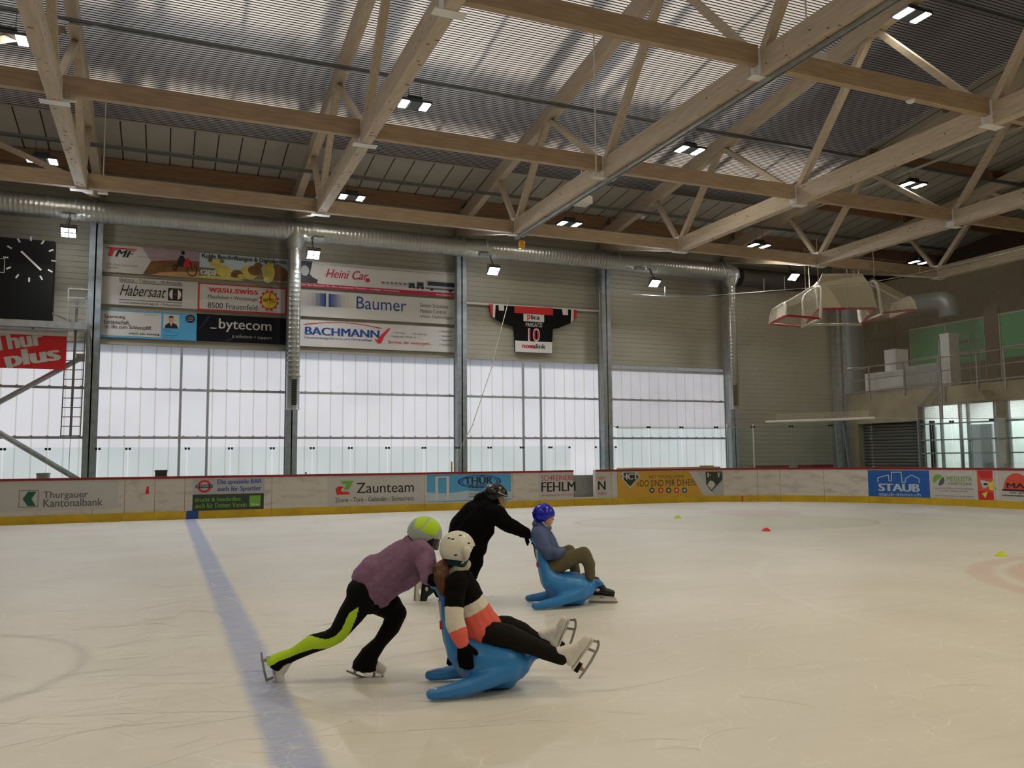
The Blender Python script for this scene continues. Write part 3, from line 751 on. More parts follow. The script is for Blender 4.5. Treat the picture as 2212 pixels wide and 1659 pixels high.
m = MB(); bpoly(m, [(2118, 1036), (2136, 1041), (2140, 1036), (2133, 1052), (2124, 1056)], 0); bpoly(m, [(2134, 1046), (2146, 1038), (2146, 1060), (2138, 1058)], 1); bpoly(m, [(2112, 1060), (2130, 1062), (2146, 1066), (2146, 1080), (2114, 1080)], 2); bpoly(m, [(2120, 1066), (2134, 1062), (2128, 1076)], 1, 2); bdisc(m, 2130, 1046, 5, 2.5, 3, 2)
bpoly(m, [(2112, 1017), (2146, 1017), (2143, 1034), (2120, 1033)], 2, 1); build('picture', m, ['ink_fade', 'ink_yellow', 'ink_red', 'ink_navy'], a)
a = ad(right_run, (2157, 2330), (1017, 1083), 'banner_white')
m = MB(); bdisc(m, 2197, 1058, 30, 36, 0, 1, a0=0, a1=math.pi); build('emblem', m, 'ink_orange', a)
m = MB(); btext(m, 'MAUI', 2175, 2240, 1044, 1055, layer=2, bold=0.04); brect(m, 2165, 2260, 1058, 1062, layer=2); btext(m, 'bar grill lounge events', 2182, 2290, 1064, 1068, layer=2, bold=0.04); btext(m, 'reservation telefon offen', 2165, 2290, 1069.5, 1074, layer=2, bold=0.04); build('lettering', m, 'ink_black', a)
m = MB(); brect(m, 1601, 1604, 1071, 1086, layer=5); build('goal_line_mark', m, 'ink_red', right_run)
m = MB(); bstrip(m, 0.60, 0.90, 0.0, 0.222, 0.024, 0.0); build('blue_line_mark', m, 'ink_blue', left_run)

# glass on the boards
def pane(s0, s1, z1, lab, grp, posts=True):
    t = thing('rink_shield', lab, 'rink glass', bpath((s0+s1)/2, -0.07, HB), grp)
    m = MB(); bstrip(m, s0+0.02, s1-0.02, HB, z1, -0.064, -0.076, step=0.6); build('glass_sheet', m, 'rink_glass', t)
    for q in (s0+0.04, s1-0.04):
        m = MB(); m.box(*[tuple(bpath(q, -0.07, z1-0.04)+V((i*0.028, i*0.02, i*0.03))) for i in (-1, 1)]); build('clip', m, 'black_metal', t)
cl = [bs(x) for x in (-120, 0, 98, 207, 273, 402, 496, 587, 674, 757, 838, 917, 990, 1060, 1130, 1192, 1236)]
cl = sorted(cl)
for a, b in zip(cl[:-1], cl[1:]):
    pane(a, b, 1.93, 'clear low glass pane on the red capped boards before the window wall', 'low glass panes left of the gate')
pane(GR+0.02, 13.9, 1.93, 'short low glass pane just right of the open board gate', 'low glass panes left of the gate')
ss = 13.9; e = XS+LA+10
while ss < e:
    pane(ss, ss+1.25, 2.60, 'tall clear glass pane above the right boards under the safety net', 'tall glass panes right of the gate'); ss += 1.25
for q, lab in ((bs(1577), 'thin white glass post nearest the window wall in the rink corner'), (bs(1633), 'thin white glass post in front of the grey corner cladding')):
    m = MB(); p = bpath(q, -0.14, HB); m.box((p.x-0.02, p.y-0.02, HB), (p.x+0.02, p.y+0.02, 2.66)); solo('glass_post', m, 'white', lab, 'post')
# ------------------------------------------------------------------ timber roof structure
TY = [21.2, 16.05, 10.7, 5.35, 0.0, -5.35]           # lower nodes of a truss
TU = [22.55, 19.0, 13.4, 8.05, 2.7, -2.7]            # upper nodes
def chz(y): return 9.60+0.135*(25.6-y) if y > -9 else 14
truss_lab = {-1: 'timber roof truss whose lower chord leaves the picture at the top left corner',
 0: 'leftmost timber roof truss, above the red banner and the ladder', 1: 'timber roof truss above the first vertical duct',
 2: 'timber roof truss with the steel hoist rail under its lower chord', 3: 'timber roof truss right of the one carrying the hoist rail',
 4: 'timber roof truss at the right edge of the slatted skylight', 5: 'rightmost timber roof truss over the concrete gallery'}
CW = 0.22
def truss(k):
    X = X0+BAY*k
    t = thing('roof_truss', truss_lab[k], 'roof truss', (X, 26.0, 9.12), 'timber roof trusses')
    m = MB(); m.bar((X, 21.32, 8.07), (X, -9.5, 8.07), CW, 0.42); build('bottom_chord', m, 'timber_along', t)
    m = MB(); m.bar((X, 26.15, chz(26.15)), (X, -9.5, chz(-8.9)), CW, 0.40); build('top_chord', m, 'timber_along', t)
    m = MB(); m.bar((X, 21.35, 8.02), (X, 26.2, 9.22), CW*0.9, 0.2); build('end_strut', m, 'timber_along', t)
    up, dn = TU, TY
    for i in range(len(dn)):
        for j in (i, i+1):
            if j >= len(up): continue
            a = V((X, dn[i]+(0.05 if j == i else -0.05), 8.20)); b = V((X, up[j]+(-0.05 if j == i else 0.05), chz(up[j])-0.12))
            w = 0.13 if j == i else 0.15
            m = MB(); m.bar(a, b, w, w, up=(1, 0, 0)); build('web_member', m, 'timber_along', t)
        m = MB()
        for sx in (-1, 1): m.box((X+sx*(CW/2+0.002)-0.004, dn[i]-0.12, 7.87), (X+sx*(CW/2+0.002)+0.004, dn[i]+0.12, 8.33))
        m.box((X-0.24, dn[i]-0.1, 7.845), (X+0.24, dn[i]+0.1, 7.857)); build('joint_plate', m, 'white', t)
    rnd = random.Random(k); m = MB()
    for i in range(70):
        y = rnd.uniform(2, 21); z = rnd.uniform(7.9, 8.25); s = rnd.uniform(0.008, 0.016)
        if i % 2: m.obox((X+rnd.uniform(-0.09, 0.09), y, 7.858), (s*2.2, 0, 0), (0, s, 0), (0, 0, 0.0015))
        else:
            for sx in (-1, 1): m.obox((X+sx*CW/2, y, z), (0.0015, 0, 0), (0, s*1.6, 0), (0, 0, s))
    build('knot', m, 'knot', t)['kind'] = 'stuff'
for k in range(-1, 6): truss(k)
bayname = {-1: 'left of the leftmost truss', 0: 'between the leftmost truss and the first vertical duct', 1: 'between the first vertical duct and the hoist rail truss',
 2: 'just right of the hoist rail truss', 3: 'in the second bay right of the hoist rail truss', 4: 'in the bay next to the concrete gallery'}
rowname = {0: 'lowest light brown timber beam nearest the window wall', 1: 'light brown timber beam of the second row', 2: 'light brown timber beam of the third row, highest in the picture'}
for r, (y, z) in enumerate(((21.17, 8.07), (16.05, 8.18), (10.7, 8.22))):
    for k in range(-1, 5):
        if (r == 2 and k < 1): continue
        a, b = X0+BAY*k+CW/2, X0+BAY*(k+1)-CW/2
        m = MB(); m.box((a, y-0.07, z-0.17), (b, y+0.07, z+0.17))
        solo('timber_beam', m, 'timber_purlin', f'{rowname[r]}, {bayname[k]}', 'timber beam', 'timber beams between the trusses')
for k in range(-1, 6):
    a, b = X0+BAY*k+CW/2, X0+BAY*(k+1)-CW/2; y = 25.75
    m = MB(); m.box((a, y-0.08, roofz(y)-0.40), (b, y+0.08, roofz(y)))
    solo('eaves_beam', m, 'timber_brown', f'dark brown eaves beam under the roof panels, {bayname.get(k, "over the far corner")}', 'timber beam', 'eaves beams along the window wall')
for k in (4, 5):
    for y, nm in ((22.6, 'lowest'), (19.0, 'second'), (16.2, 'third'), (13.4, 'fourth'), (10.7, 'highest')):
        a, b = X0+BAY*k+CW/2, X0+BAY*(k+1)-CW/2
        m = MB(); m.box((a, y-0.07, roofz(y)-0.26), (b, y+0.07, roofz(y)+0.0))
        solo('roof_purlin', m, 'timber_brown', f'{nm} dark brown purlin under the solid roof, {"between the last two trusses" if k == 4 else "beyond the last truss"}', 'roof purlin', 'purlins under the solid roof')
# wind braces in the leftmost bay
for (p, q, lab) in (((0, 312, 22.4), (150, 380, 21.3), 'light timber wind brace meeting the leftmost truss above its foot'),
                    ((-10, 88, 17.5), (150, 62, 18.9), 'short light timber brace beside the lamp in the top left corner')):
    a, b = onY(*p), onY(*q); a = b+(a-b)*1.6; d = (b-a).normalized(); b = b-d*0.2
    m = MB(); m.bar(a, b, 0.12, 0.14); solo('wind_brace', m, 'timber_along', lab, 'brace')
# steel rails (C-profiles) that carry the lamps
RAILS = [(17.75, 10.22, 'upper'), (22.95, 9.58, 'lower'), (12.4, 11.55, 'topmost')]
for y, z, nm in RAILS:
    m = MB(); a, b = -13.5, 31.0
    m.box((a, y-0.05, z-0.035), (b, y+0.05, z-0.028)); m.box((a, y-0.05, z-0.035), (b, y-0.043, z+0.045)); m.box((a, y+0.043, z-0.035), (b, y+0.05, z+0.045))
    solo('cable_tray', m, 'steel_rail', f'long thin grey steel tray crossing under the roof, the {nm} of three', 'cable tray', 'cable trays carrying the lamps')

def add_lamp(loc, rz, label, group, kind):
    t = thing('hall_lamp', label, 'lamp', loc, group)
    L = lambda v: V(v)+V(loc)
    if kind == 'bay':              # twin-lens high-bay lamp hanging on wires
        m = MB(); w, d = 0.37, 0.235
        m.add([L(p) for p in ((-w,-d,0),(w,-d,0),(w,d,0),(-w,d,0),(-w*0.97,-d*0.95,0.06),(w*0.97,-d*0.95,0.06),(w*0.97,d*0.95,0.06),(-w*0.97,d*0.95,0.06),(-w*.8,-d*.6,0.10),(w*.8,-d*.6,0.10),(w*.8,d*.6,0.10),(-w*.8,d*.6,0.10))],
              [(0,3,2,1),(8,9,10,11),(0,1,5,4),(1,2,6,5),(2,3,7,6),(3,0,4,7),(4,5,9,8),(5,6,10,9),(6,7,11,10),(7,4,8,11)])
        build('housing', m, 'black_plastic', t)
        m = MB(); m.box(L((-0.105, -d*0.93, -0.004)), L((0.105, d*0.93, 0.001)))
        for q in (-0.125, 0.125): m.box(L((q-0.006, -d*0.93, -0.008)), L((q+0.006, d*0.93, 0.001)))
        build('heat_sink', m, 'heat_sink', t)
        for sx in (-1, 1):
            m = MB(); m.box(L((sx*0.25-0.085, -d*0.86, -0.008)), L((sx*0.25+0.085, d*0.86, -0.001))); build('lens', m, 'lens', t)
        m = MB(); m.box(L((-0.17, -0.09, 0.095)), L((0.17, 0.09, 0.19))); m.box(L((-0.15, -0.02, 0.15)), L((-0.12, 0.02, 0.19))); m.box(L((0.12, -0.02, 0.15)), L((0.15, 0.02, 0.19))); m.box(L((-0.15, -0.02, 0.185)), L((0.15, 0.02, 0.2))); build('driver_box', m, 'black_plastic', t)
        for sx in (-1, 1):
            m = MB(); h = kind_h
            m.tube([L((sx*0.13, 0, 0.19)), L((sx*0.15, 0, h+0.04))], 0.005, 5); m.tube([L((sx*0.13+0.05, 0, 0.1)), L((sx*0.14, 0, 0.32))], 0.004, 5)
            build('hanging_wire', m, 'cable', t)
    else:                          # flood light on a bracket
        m = MB()
        ca, sa = math.cos(0.62), -math.sin(0.62)                    # tipped towards the ice
        for y0 in (-0.085, 0.085): m.obox(L((0, y0*ca+0.02*sa, y0*sa+0.03*ca)), (0.19, 0, 0), (0, 0.078*ca, 0.078*sa), (0, -0.03*sa, 0.03*ca))
        build('housing', m, 'black_plastic', t)
        for sx in (-1, 1):
            for y0 in (-0.085, 0.085):
                m = MB(); m.obox(L((sx*0.092, y0*ca+0.013*sa, y0*sa-0.013*ca)), (0.078, 0, 0), (0, 0.062*ca, 0.062*sa), (0, -0.004*sa, 0.004*ca)); build('lens', m, 'flood_lens', t)
        m = MB(); m.tube([L((-0.2, 0, 0.03)), L((-0.2, 0, 0.2)), L((0.2, 0, 0.2)), L((0.2, 0, 0.03))], 0.012, 6); m.tube([L((0, 0, 0.2)), L((0, 0.12, 0.32)), L((0.0, 0.42, 0.66))], 0.016, 6)
        build('bracket', m, 'black_metal', t)
        m = MB(); m.tube([L((0.03, 0.05, 0.1)), L((0.0, 0.0, 0.22)), L((-0.06, 0.02, 0.27)), L((-0.03, 0.1, 0.36)), L((0.0, 0.22, 0.6))], 0.008, 5); build('power_cable', m, 'cable', t)
    return t
for (px, py, ry, lab) in ((895, 228, 0, 'twin lens lamp hanging from the tray just left of the picture centre, near the top'),
     (1490, 325, 0, 'twin lens lamp hanging in front of the truss right of the hoist rail'),
     (1972, 400, 0, 'twin lens lamp hanging in the dark bay above the gallery corner'),
     (1970, 34, 2, 'largest twin lens lamp, hanging in the top right corner'),
     (760, 427, 1, 'twin lens lamp beside the foot of the truss above the first vertical duct'),
     (1230, 484, 1, 'twin lens lamp right of the yellow hoist'),
     (90, 347, 1, 'twin lens lamp left of the leftmost truss, above the scoreboard'),
     (15, 83, 0, 'twin lens lamp cut by the left picture edge'),
     (1640, 531, 1, 'distant twin lens lamp seen between beams above the duct elbow'),
     (1985, 567, 1, 'twin lens lamp just above the top edge of the safety net')):
    y, z, _ = RAILS[ry]; p = onY(px, py, y); kind_h = max(0.3, z-0.03-p.z)
    add_lamp(p, 0, lab, 'twin lens hall lamps', 'bay')
for (px, py, y, lab) in ((148, 502, 24.6, 'four lens flood lamp under the duct above the scoreboard'), (677, 550, 24.6, 'four lens flood lamp under the duct beside the first vertical duct'),
     (1066, 585, 24.6, 'four lens flood lamp under the duct above the hung jersey'), (1414, 612, 24.6, 'four lens flood lamp under the duct at the left end of the safety net'),
     (1714, 598, 23.6, 'four lens flood lamp beside the hanging goals')):
    add_lamp(onY(px, py, y), 0, lab, 'four lens flood lamps under the duct', 'flood')
# small fittings in the roof
def small(name, px, py, y, sz, matn, lab, cat, grp=None, up=None):
    p = onY(px, py, y); x, yy, z = sz
    m = MB(); m.box((p.x-x, p.y-yy, p.z-z), (p.x+x, p.y+yy, p.z+z)); m.box((p.x-x*0.8, p.y-yy*0.8, p.z+z), (p.x+x*0.8, p.y+yy*0.8, p.z+z+0.02))
    if up: m.box((p.x-0.012, p.y-0.012, p.z+z), (p.x+0.012, p.y+0.012, up))
    o = solo(name, m, matn, lab, cat, grp); return o
small('loudspeaker', 1745, 128, 12.2, (0.3, 0.2, 0.08), 'offwhite_box', 'flat white loudspeaker box under the truss in the upper right', 'loudspeaker', 'white loudspeaker boxes', roofz(12.2)+0.05)
small('loudspeaker', 1257, 434, 19.6, (0.22, 0.2, 0.1), 'offwhite_box', 'white loudspeaker box beside the hoist rail truss above the hoist', 'loudspeaker', 'white loudspeaker boxes', roofz(19.6)+0.05)
small('emergency_light', 1288, 381, 15.6, (0.09, 0.09, 0.035), 'offwhite_box', 'small white light under the hoist rail truss', 'light', 'small white ceiling lights', roofz(15.6)+0.05)
small('emergency_light', 147, 213, 16.2, (0.13, 0.06, 0.04), 'offwhite_box', 'small white light right of the leftmost truss', 'light', 'small white ceiling lights', 8.2)
small('emergency_light', 222, 416, 22.0, (0.11, 0.07, 0.03), 'offwhite_box', 'small white light at the foot of the leftmost truss', 'light', 'small white ceiling lights', roofz(22)+0.05)
for px, py, y, lab in ((1967, 219, 10.7, 'small round white detector under the third row beam'), (1389, 470, 22.95, 'small round white detector on the lower tray'), (1736, 443, 16.05, 'small round white detector beside a truss joint')):
    p = onY(px, py, y); m = MB(); m.lathe(p, [(0.0, -0.03), (0.06, -0.025), (0.075, 0.0), (0.09, 0.03), (0.0, 0.03)], 14); solo('smoke_detector', m, 'white', lab, 'detector', 'round white detectors', smooth=True)
# hoist rail under the third truss, trolley and hook block
X = X0+BAY*2
m = MB(); m.box((X+0.02, -8, 7.80), (X+0.10, 21.4, 7.845)); m.box((X+0.02, -8, 7.77), (X+0.03, 21.4, 7.80)); m.box((X+0.09, -8, 7.77), (X+0.10, 21.4, 7.80))
solo('hoist_rail', m, 'galvanised', 'long bright steel rail under the lower chord of a truss, ending above the yellow hoist', 'rail')
p = onY(1127, 526, 21.25); t = thing('hoist', 'small yellow hoist hanging at the end of the steel rail', 'hoist', p)
m = MB(); m.lathe(p, [(0.02, -0.17), (0.08, -0.14), (0.1, -0.04), (0.085, 0.06), (0.03, 0.1)], 14); build('hoist_body', m, 'hoist_yellow', t, smooth=True)
m = MB(); m.tube([p+V((0, 0, 0.1)), p+V((0, 0, 0.22)), V((p.x, p.y, 7.78))], 0.012, 6); m.tube([p+V((0.03*math.cos(a), 0, 0.13+0.03*math.sin(a))) for a in np.linspace(0, 6, 12)], 0.008, 5); build('hook', m, 'black_metal', t)

# ------------------------------------------------------------------ duct
DY, DZ, DR = 25.2, 8.49, 0.31
t = thing('ventilation_duct', 'long round galvanised duct running along the top of the window wall', 'duct', (3, DY, DZ))
def duct_tube(path, r, seam=0.12, seg=28):
    m = MB(); path = [V(q) for q in path]
    for p, q in zip(path[:-1], path[1:]):
        L = (q-p).length; n = max(2, int(L/seam)); pts = []; rs = []
        for i in range(n+1):
            c = p+(q-p)*(i/n); d = (q-p)/L
            for o, rr in ((-0.012, r), (0.0, r+0.004), (0.012, r)):
                e = min(max(i*L/n+o, 0), L); pts.append(p+d*e); rs.append(rr)
        pp2, rr2 = [pts[0]], [rs[0]]
        for a, b in zip(pts[1:], rs[1:]):
            if (a-pp2[-1]).length > 1e-4: pp2.append(a); rr2.append(b)
        m.tube(pp2, rr2, seg, caps=True)
    return m
build('main_pipe', duct_tube([(-12, DY, DZ), (19.2, DY, DZ-0.05)], DR), 'duct_metal', t, smooth='edge')
for x in (-3.05, 3.1, 4.0, 8.8, 9.6, 13.9, 14.6, 19.0, -2.4):
    m = MB(); m.tube([(x-0.03, DY, DZ-0.01), (x+0.03, DY, DZ-0.01)], DR+0.016, 28); build('pipe_collar', m, 'galvanised', t, smooth='edge')
for x in (-2.55, 4.15, 9.5, 15.4):
    m = MB(); m.box((x-0.16, DY-0.36, DZ-0.33), (x+0.16, DY-0.2, DZ-0.25)); build('pipe_bracket', m, 'column_steel', t)
drops = []
for i, (x, rr, zb) in enumerate(((3.49, 0.19, 4.06), (19.55, 0.17, 4.3))):
    q = thing('vertical_duct', ('round galvanised duct dropping in front of the column between the banner stacks', 'round galvanised duct dropping at the right end of the windows')[i], 'duct', (x, DY, zb-1), 'vertical ducts')
    m = MB(); n = 16
    m.tube([(x, DY, DZ+0.02), (x, DY, DZ-0.33), (x, DY, DZ-0.58)], [DR+0.01, DR-0.02, rr+0.012], 28)
    build('branch_cone', m, 'duct_metal', q, smooth='edge')
    build('drop_pipe', duct_tube([(x, DY, DZ-0.5), (x, DY, zb)], rr, 0.14), 'duct_metal', q, smooth='edge')
    m = MB(); m.tube([(x, DY, zb), (x, DY, zb-0.03)], rr+0.03, 28); m.tube([(x, DY, zb-0.03), (x, DY, zb-0.98), (x, DY, zb-1.02)], [rr+0.005, rr+0.005, rr+0.02], 28)
    build('outlet_drum', m, 'duct_metal', q, smooth='edge')
    m = MB(); a = math.atan2(-1, -0.12)
    for (px, py) in ((x, DY),):
        d = V((-x*0.9+0, -DY, 0)).normalized(); d = (d+V((0.18, 0, 0))).normalized(); sd = V((-d.y, d.x, 0)); c = V((x, DY, zb-0.5))+d*(rr+0.012)
        m.obox(c, sd*0.075, d*0.012, V((0, 0, 0.38)))
    build('outlet_grille', m, 'black_metal', q)
    m = MB()
    for g in np.linspace(-0.34, 0.34, 12): m.obox(c+d*0.013+V((0, 0, g)), sd*0.07, d*0.006, V((0, 0, 0.008)))
    build('grille_slat', m, 'heat_sink', q)
t = thing('duct_elbow', 'bright angular duct elbow at the right end of the long duct', 'duct', (19.45, DY, DZ))
m = MB(); m.tube([(19.2, DY, DZ-0.05), (19.45, DY, DZ-0.06), (19.62, DY, DZ-0.14), (19.72, DY, DZ-0.3)], [DR+0.02, DR+0.03, DR+0.03, DR-0.06], 28); build('elbow_body', m, 'galvanised', t, smooth='edge')
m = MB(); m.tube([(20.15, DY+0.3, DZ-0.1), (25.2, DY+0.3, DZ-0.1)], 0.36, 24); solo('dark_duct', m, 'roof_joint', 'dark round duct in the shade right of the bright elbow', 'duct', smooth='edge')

# ------------------------------------------------------------------ banners on the wall
FY = WY-0.10
def W(px, py, y=FY): p = onY(px, py, y); return p.x, p.z
class Banner:
    def __init__(s, label, tl, br, base, bl=None, y=FY, cat='banner', grp='sponsor banners on the wall'):
        s.x0, z1 = W(*tl, y); s.x1, z0 = W(*br, y)
        if bl: z0 = (z0+W(*bl, y)[1])/2
        s.z0, s.z1, s.y = z0, z1, y
        s.t = thing('sponsor_banner', label, cat, ((s.x0+s.x1)/2, y, z0), grp)
        m = MB(); nx, nz = 24, 8                      # slightly wavy cloth
        for (dy) in (0.0,):
            for j in range(nz+1):
                for i in range(nx+1):
                    u, v = i/nx, j/nz; m.v.append(V((s.x0+u*(s.x1-s.x0), y+0.004, z0+v*(z1-z0))))
            for j in range(nz):
                for i in range(nx): m.f.append((j*(nx+1)+i, j*(nx+1)+i+1, (j+1)*(nx+1)+i+1, (j+1)*(nx+1)+i)); m.m.append(0)
        m.box((s.x0, y+0.006, z0), (s.x1, y+0.02, z1))
        build('banner_cloth', m, base, s.t)
    def f(s, layer=1): return lambda u, v: V((s.x0+u*(s.x1-s.x0), s.y-0.004*layer-OFFZ[0], s.z0+v*(s.z1-s.z0)))
    def text(s, txt, u0, u1, v0, v1, mats='ink_black', layer=1, name='lettering', **k):
        m = MB(); text(m, txt, s.f(layer), u0, u1, v0, v1, **k); return build(name, m, mats, s.t)
    def shape(s, name, fn, mats, layer=1):
        m = MB(); fn(m, s.f(layer)); return build(name, m, mats, s.t)

b = Banner('white banner with a motocross rider, top left of the wall banners', (219, 526), (430, 600.5), 'banner_white', (217, 586.5))
b.shape('picture_ground', lambda m, f: (polyf(m, f, [(0.42, 0), (1, 0), (1, 0.62), (0.72, 0.6), (0.5, 0.5)], 0), polyf(m, f, [(0.40, 1), (1, 1), (1, 0.62), (0.72, 0.6), (0.5, 0.5)], 1), polyf(m, f, [(0.5, 0.0), (1, 0.0), (1, 0.25), (0.6, 0.12)], 2)), ['ink_cowbrown', 'ink_dusk', 'ink_sand'])
def rider(m, f):
    disc(m, f, 0.925, 0.27, 0.055, 0.23, 0, r0=0.82); disc(m, f, 0.745, 0.33, 0.025, 0.12, 0, r0=0.6)
    polyf(m, f, [(0.76, 0.40), (0.83, 0.38), (0.86, 0.62), (0.83, 0.78), (0.80, 0.80), (0.77, 0.6)], 0); disc(m, f, 0.825, 0.9, 0.02, 0.08, 0)
    polyf(m, f, [(0.83, 0.42), (0.90, 0.38), (0.91, 0.60), (0.87, 0.74), (0.84, 0.55)], 1); polyf(m, f, [(0.88, 0.46), (0.94, 0.44), (0.95, 0.5), (0.89, 0.54)], 1)
    stroke(m, f, [(0.90, 0.62), (0.925, 0.27)], 0.012, 0); stroke(m, f, [(0.78, 0.42), (0.75, 0.33)], 0.02, 0)
b.shape('motocross_rider', rider, ['ink_black', 'ink_red'], 2)
b.text('TMF', 0.075, 0.335, 0.57, 0.83, 'ink_black', bold=0.05, shear=0.35)
b.shape('emblem', lambda m, f: (rect(m, f, 0.05, 0.35, 0.85, 0.895), polyf(m, f, [(0.09, 0.85), (0.13, 0.85), (0.11, 0.58), (0.065, 0.58)])), 'ink_red', 2)
b.text('Die kompetenten Partner', 0.37, 0.66, 0.60, 0.66, 'ink_grey', 2); b.text('rund um zwei Räder', 0.51, 0.70, 0.53, 0.58, 'ink_red', 2); b.text('TMF 2-Rad-Center GmbH', 0.055, 0.37, 0.24, 0.31, 'ink_grey'); b.text('Frauenfeld', 0.055, 0.17, 0.13, 0.2, 'ink_grey')

b = Banner('banner with yellow cows, top right of the left banner stack', (431, 545), (621, 612), 'ink_fade', (429.5, 602))
def cows(m, f):
    polyf(m, f, [(0, 0), (1, 0), (1, 0.42), (0.6, 0.42), (0.2, 0.42), (0, 0.42)], 2)
    for (cu, cv, ru, rv, mi) in ((0.26, 0.36, 0.09, 0.22, 0), (0.18, 0.62, 0.07, 0.14, 0), (0.33, 0.22, 0.1, 0.3, 0), (0.56, 0.36, 0.1, 0.28, 0), (0.62, 0.45, 0.08, 0.2, 1), (0.9, 0.35, 0.11, 0.36, 1), (0.42, 0.22, 0.07, 0.2, 1), (0.78, 0.42, 0.07, 0.42, 0), (0.66, 0.66, 0.05, 0.12, 1), (0.88, 0.66, 0.05, 0.12, 1), (0.77, 0.12, 0.05, 0.13, 3), (0.46, 0.17, 0.035, 0.1, 0)):
        disc(m, f, cu, cv, ru, min(rv, 0.95-cv, cv), mi, 18)
    disc(m, f, 0.12, 0.74, 0.025, 0.09, 1); disc(m, f, 0.25, 0.72, 0.025, 0.08, 2)
    polyf(m, f, [(0, 0), (0.5, 0), (0.42, 0.10), (0.1, 0.12), (0, 0.08)], 0)
b.shape('cow_picture', cows, ['ink_cow', 'ink_cowbrown', 'ink_pasture', 'ink_cream'])
b.text('Kuhle Beschriftungen & Digitalprints', 0.03, 0.99, 0.74, 0.97, 'ink_black', 3, bold=0.03); b.text('capa', 0.015, 0.19, 0.05, 0.33, 'white', 3, bold=0.06); b.text('capa digital GmbH • Frauenfeld • www.capa.ch', 0.2, 0.99, 0.03, 0.12, 'white', 3, bold=0.01)

b = Banner('white banner with black handwriting script, middle left of the wall banners', (218.5, 595.5), (426.5, 668.5), 'banner_white', (216, 655))
b.text('Elektro - Telecom - Multimedia', 0.185, 0.83, 0.855, 0.97, 'ink_grey', bold=0.01); b.text('www.habersaat-ag.ch - Frauenfeld', 0.185, 0.83, 0.03, 0.14, 'ink_grey', bold=0.01)
b.shape('rule', lambda m, f: (rect(m, f, 0.185, 0.835, 0.815, 0.83), rect(m, f, 0.185, 0.835, 0.185, 0.2)), 'ink_black')
b.text('Habersaat', 0.19, 0.665, 0.34, 0.74, 'ink_black', shear=0.45, bold=-0.004)
b.shape('emblem', lambda m, f: rect(m, f, 0.685, 0.835, 0.26, 0.72), 'ink_black')
b.shape('emblem_half', lambda m, f: (disc(m, f, 0.733, 0.49, 0.035, 0.18, 0, a0=math.pi/2, a1=3*math.pi/2), disc(m, f, 0.787, 0.49, 0.035, 0.18, 0, a0=-math.pi/2, a1=math.pi/2), stroke(m, f, [(0.745, 0.48), (0.755, 0.53), (0.765, 0.46), (0.775, 0.5)], 0.008, 1)), ['white', 'ink_red'], 2)

b = Banner('white banner with a red border and a yellow gear emblem', (428, 610), (619.5, 680.5), 'ink_red', (428, 669))
b.shape('inner_field', lambda m, f: rect(m, f, 0.02, 0.98, 0.05, 0.955), 'banner_white')
b.text('wasu.swiss', 0.115, 0.665, 0.68, 0.91, 'ink_red', 2, bold=0.04); b.text('Maschinen • Werkzeuge', 0.11, 0.655, 0.40, 0.58, 'ink_grey', 2, bold=0.015); b.text('8500 Frauenfeld', 0.11, 0.66, 0.09, 0.30, 'ink_black', 2)
def gear(m, f):
    disc(m, f, 0.795, 0.50, 0.097, 0.335, 0, 32)
    for i in range(12):
        a = 2*math.pi*i/12+0.26; polyf(m, f, [(0.795+0.114*math.cos(a+d)*(1 if abs(d) < .12 else .83), 0.5+0.39*math.sin(a+d)*(1 if abs(d) < .12 else .83)) for d in (-0.14, -0.10, 0.10, 0.14)], 0)
b.shape('emblem', gear, 'ink_red', 2); b.shape('emblem_disc', lambda m, f: disc(m, f, 0.795, 0.50, 0.086, 0.30, 0, 32), 'ink_yellow', 3)
b.text('WA', 0.72, 0.785, 0.42, 0.58, 'ink_black', 4, bold=0.03); b.text('SU', 0.812, 0.865, 0.42, 0.58, 'ink_black', 4, bold=0.03); b.shape('lightning_bolt', lambda m, f: polyf(m, f, [(0.80, 0.78), (0.785, 0.50), (0.800, 0.50), (0.79, 0.2), (0.815, 0.58), (0.80, 0.58), (0.815, 0.76)], 0), 'ink_red', 4)

b = Banner('light blue banner with a portrait of a man in a suit', (213.5, 667.5), (425.5, 736), 'ink_sky', (212, 727))
b.shape('inner_field', lambda m, f: rect(m, f, 0.025, 0.625, 0.06, 0.95), 'banner_white')
b.text('Spannung.', 0.055, 0.27, 0.66, 0.82, 'ink_black', 2, bold=0.02); b.text('Leidenschaft.', 0.055, 0.31, 0.48, 0.63, 'ink_black', 2, bold=0.02); b.text('Bis zum Schlusspfiff.', 0.13, 0.53, 0.28, 0.46, 'ink_black', 2, bold=0.02); b.text('einfach. klar. helvetia', 0.30, 0.59, 0.13, 0.21, 'ink_black', 2, bold=0.02); b.text('Generalagentur Thurgau', 0.455, 0.60, 0.87, 0.91, 'ink_grey', 2)
b.shape('play_symbol', lambda m, f: (rect(m, f, 0.055, 0.115, 0.30, 0.44, 0), polyf(m, f, [(0.075, 0.33), (0.1, 0.37), (0.075, 0.41)], 1)), ['ink_lightgrey', 'ink_grey'], 2); b.shape('triangle_mark', lambda m, f: polyf(m, f, [(0.59, 0.12), (0.61, 0.12), (0.60, 0.22)], 0), 'ink_black', 2)
b.shape('portrait', lambda m, f: (rect(m, f, 0.645, 0.81, 0.42, 0.94, 0), ), ['banner_white'], 2)
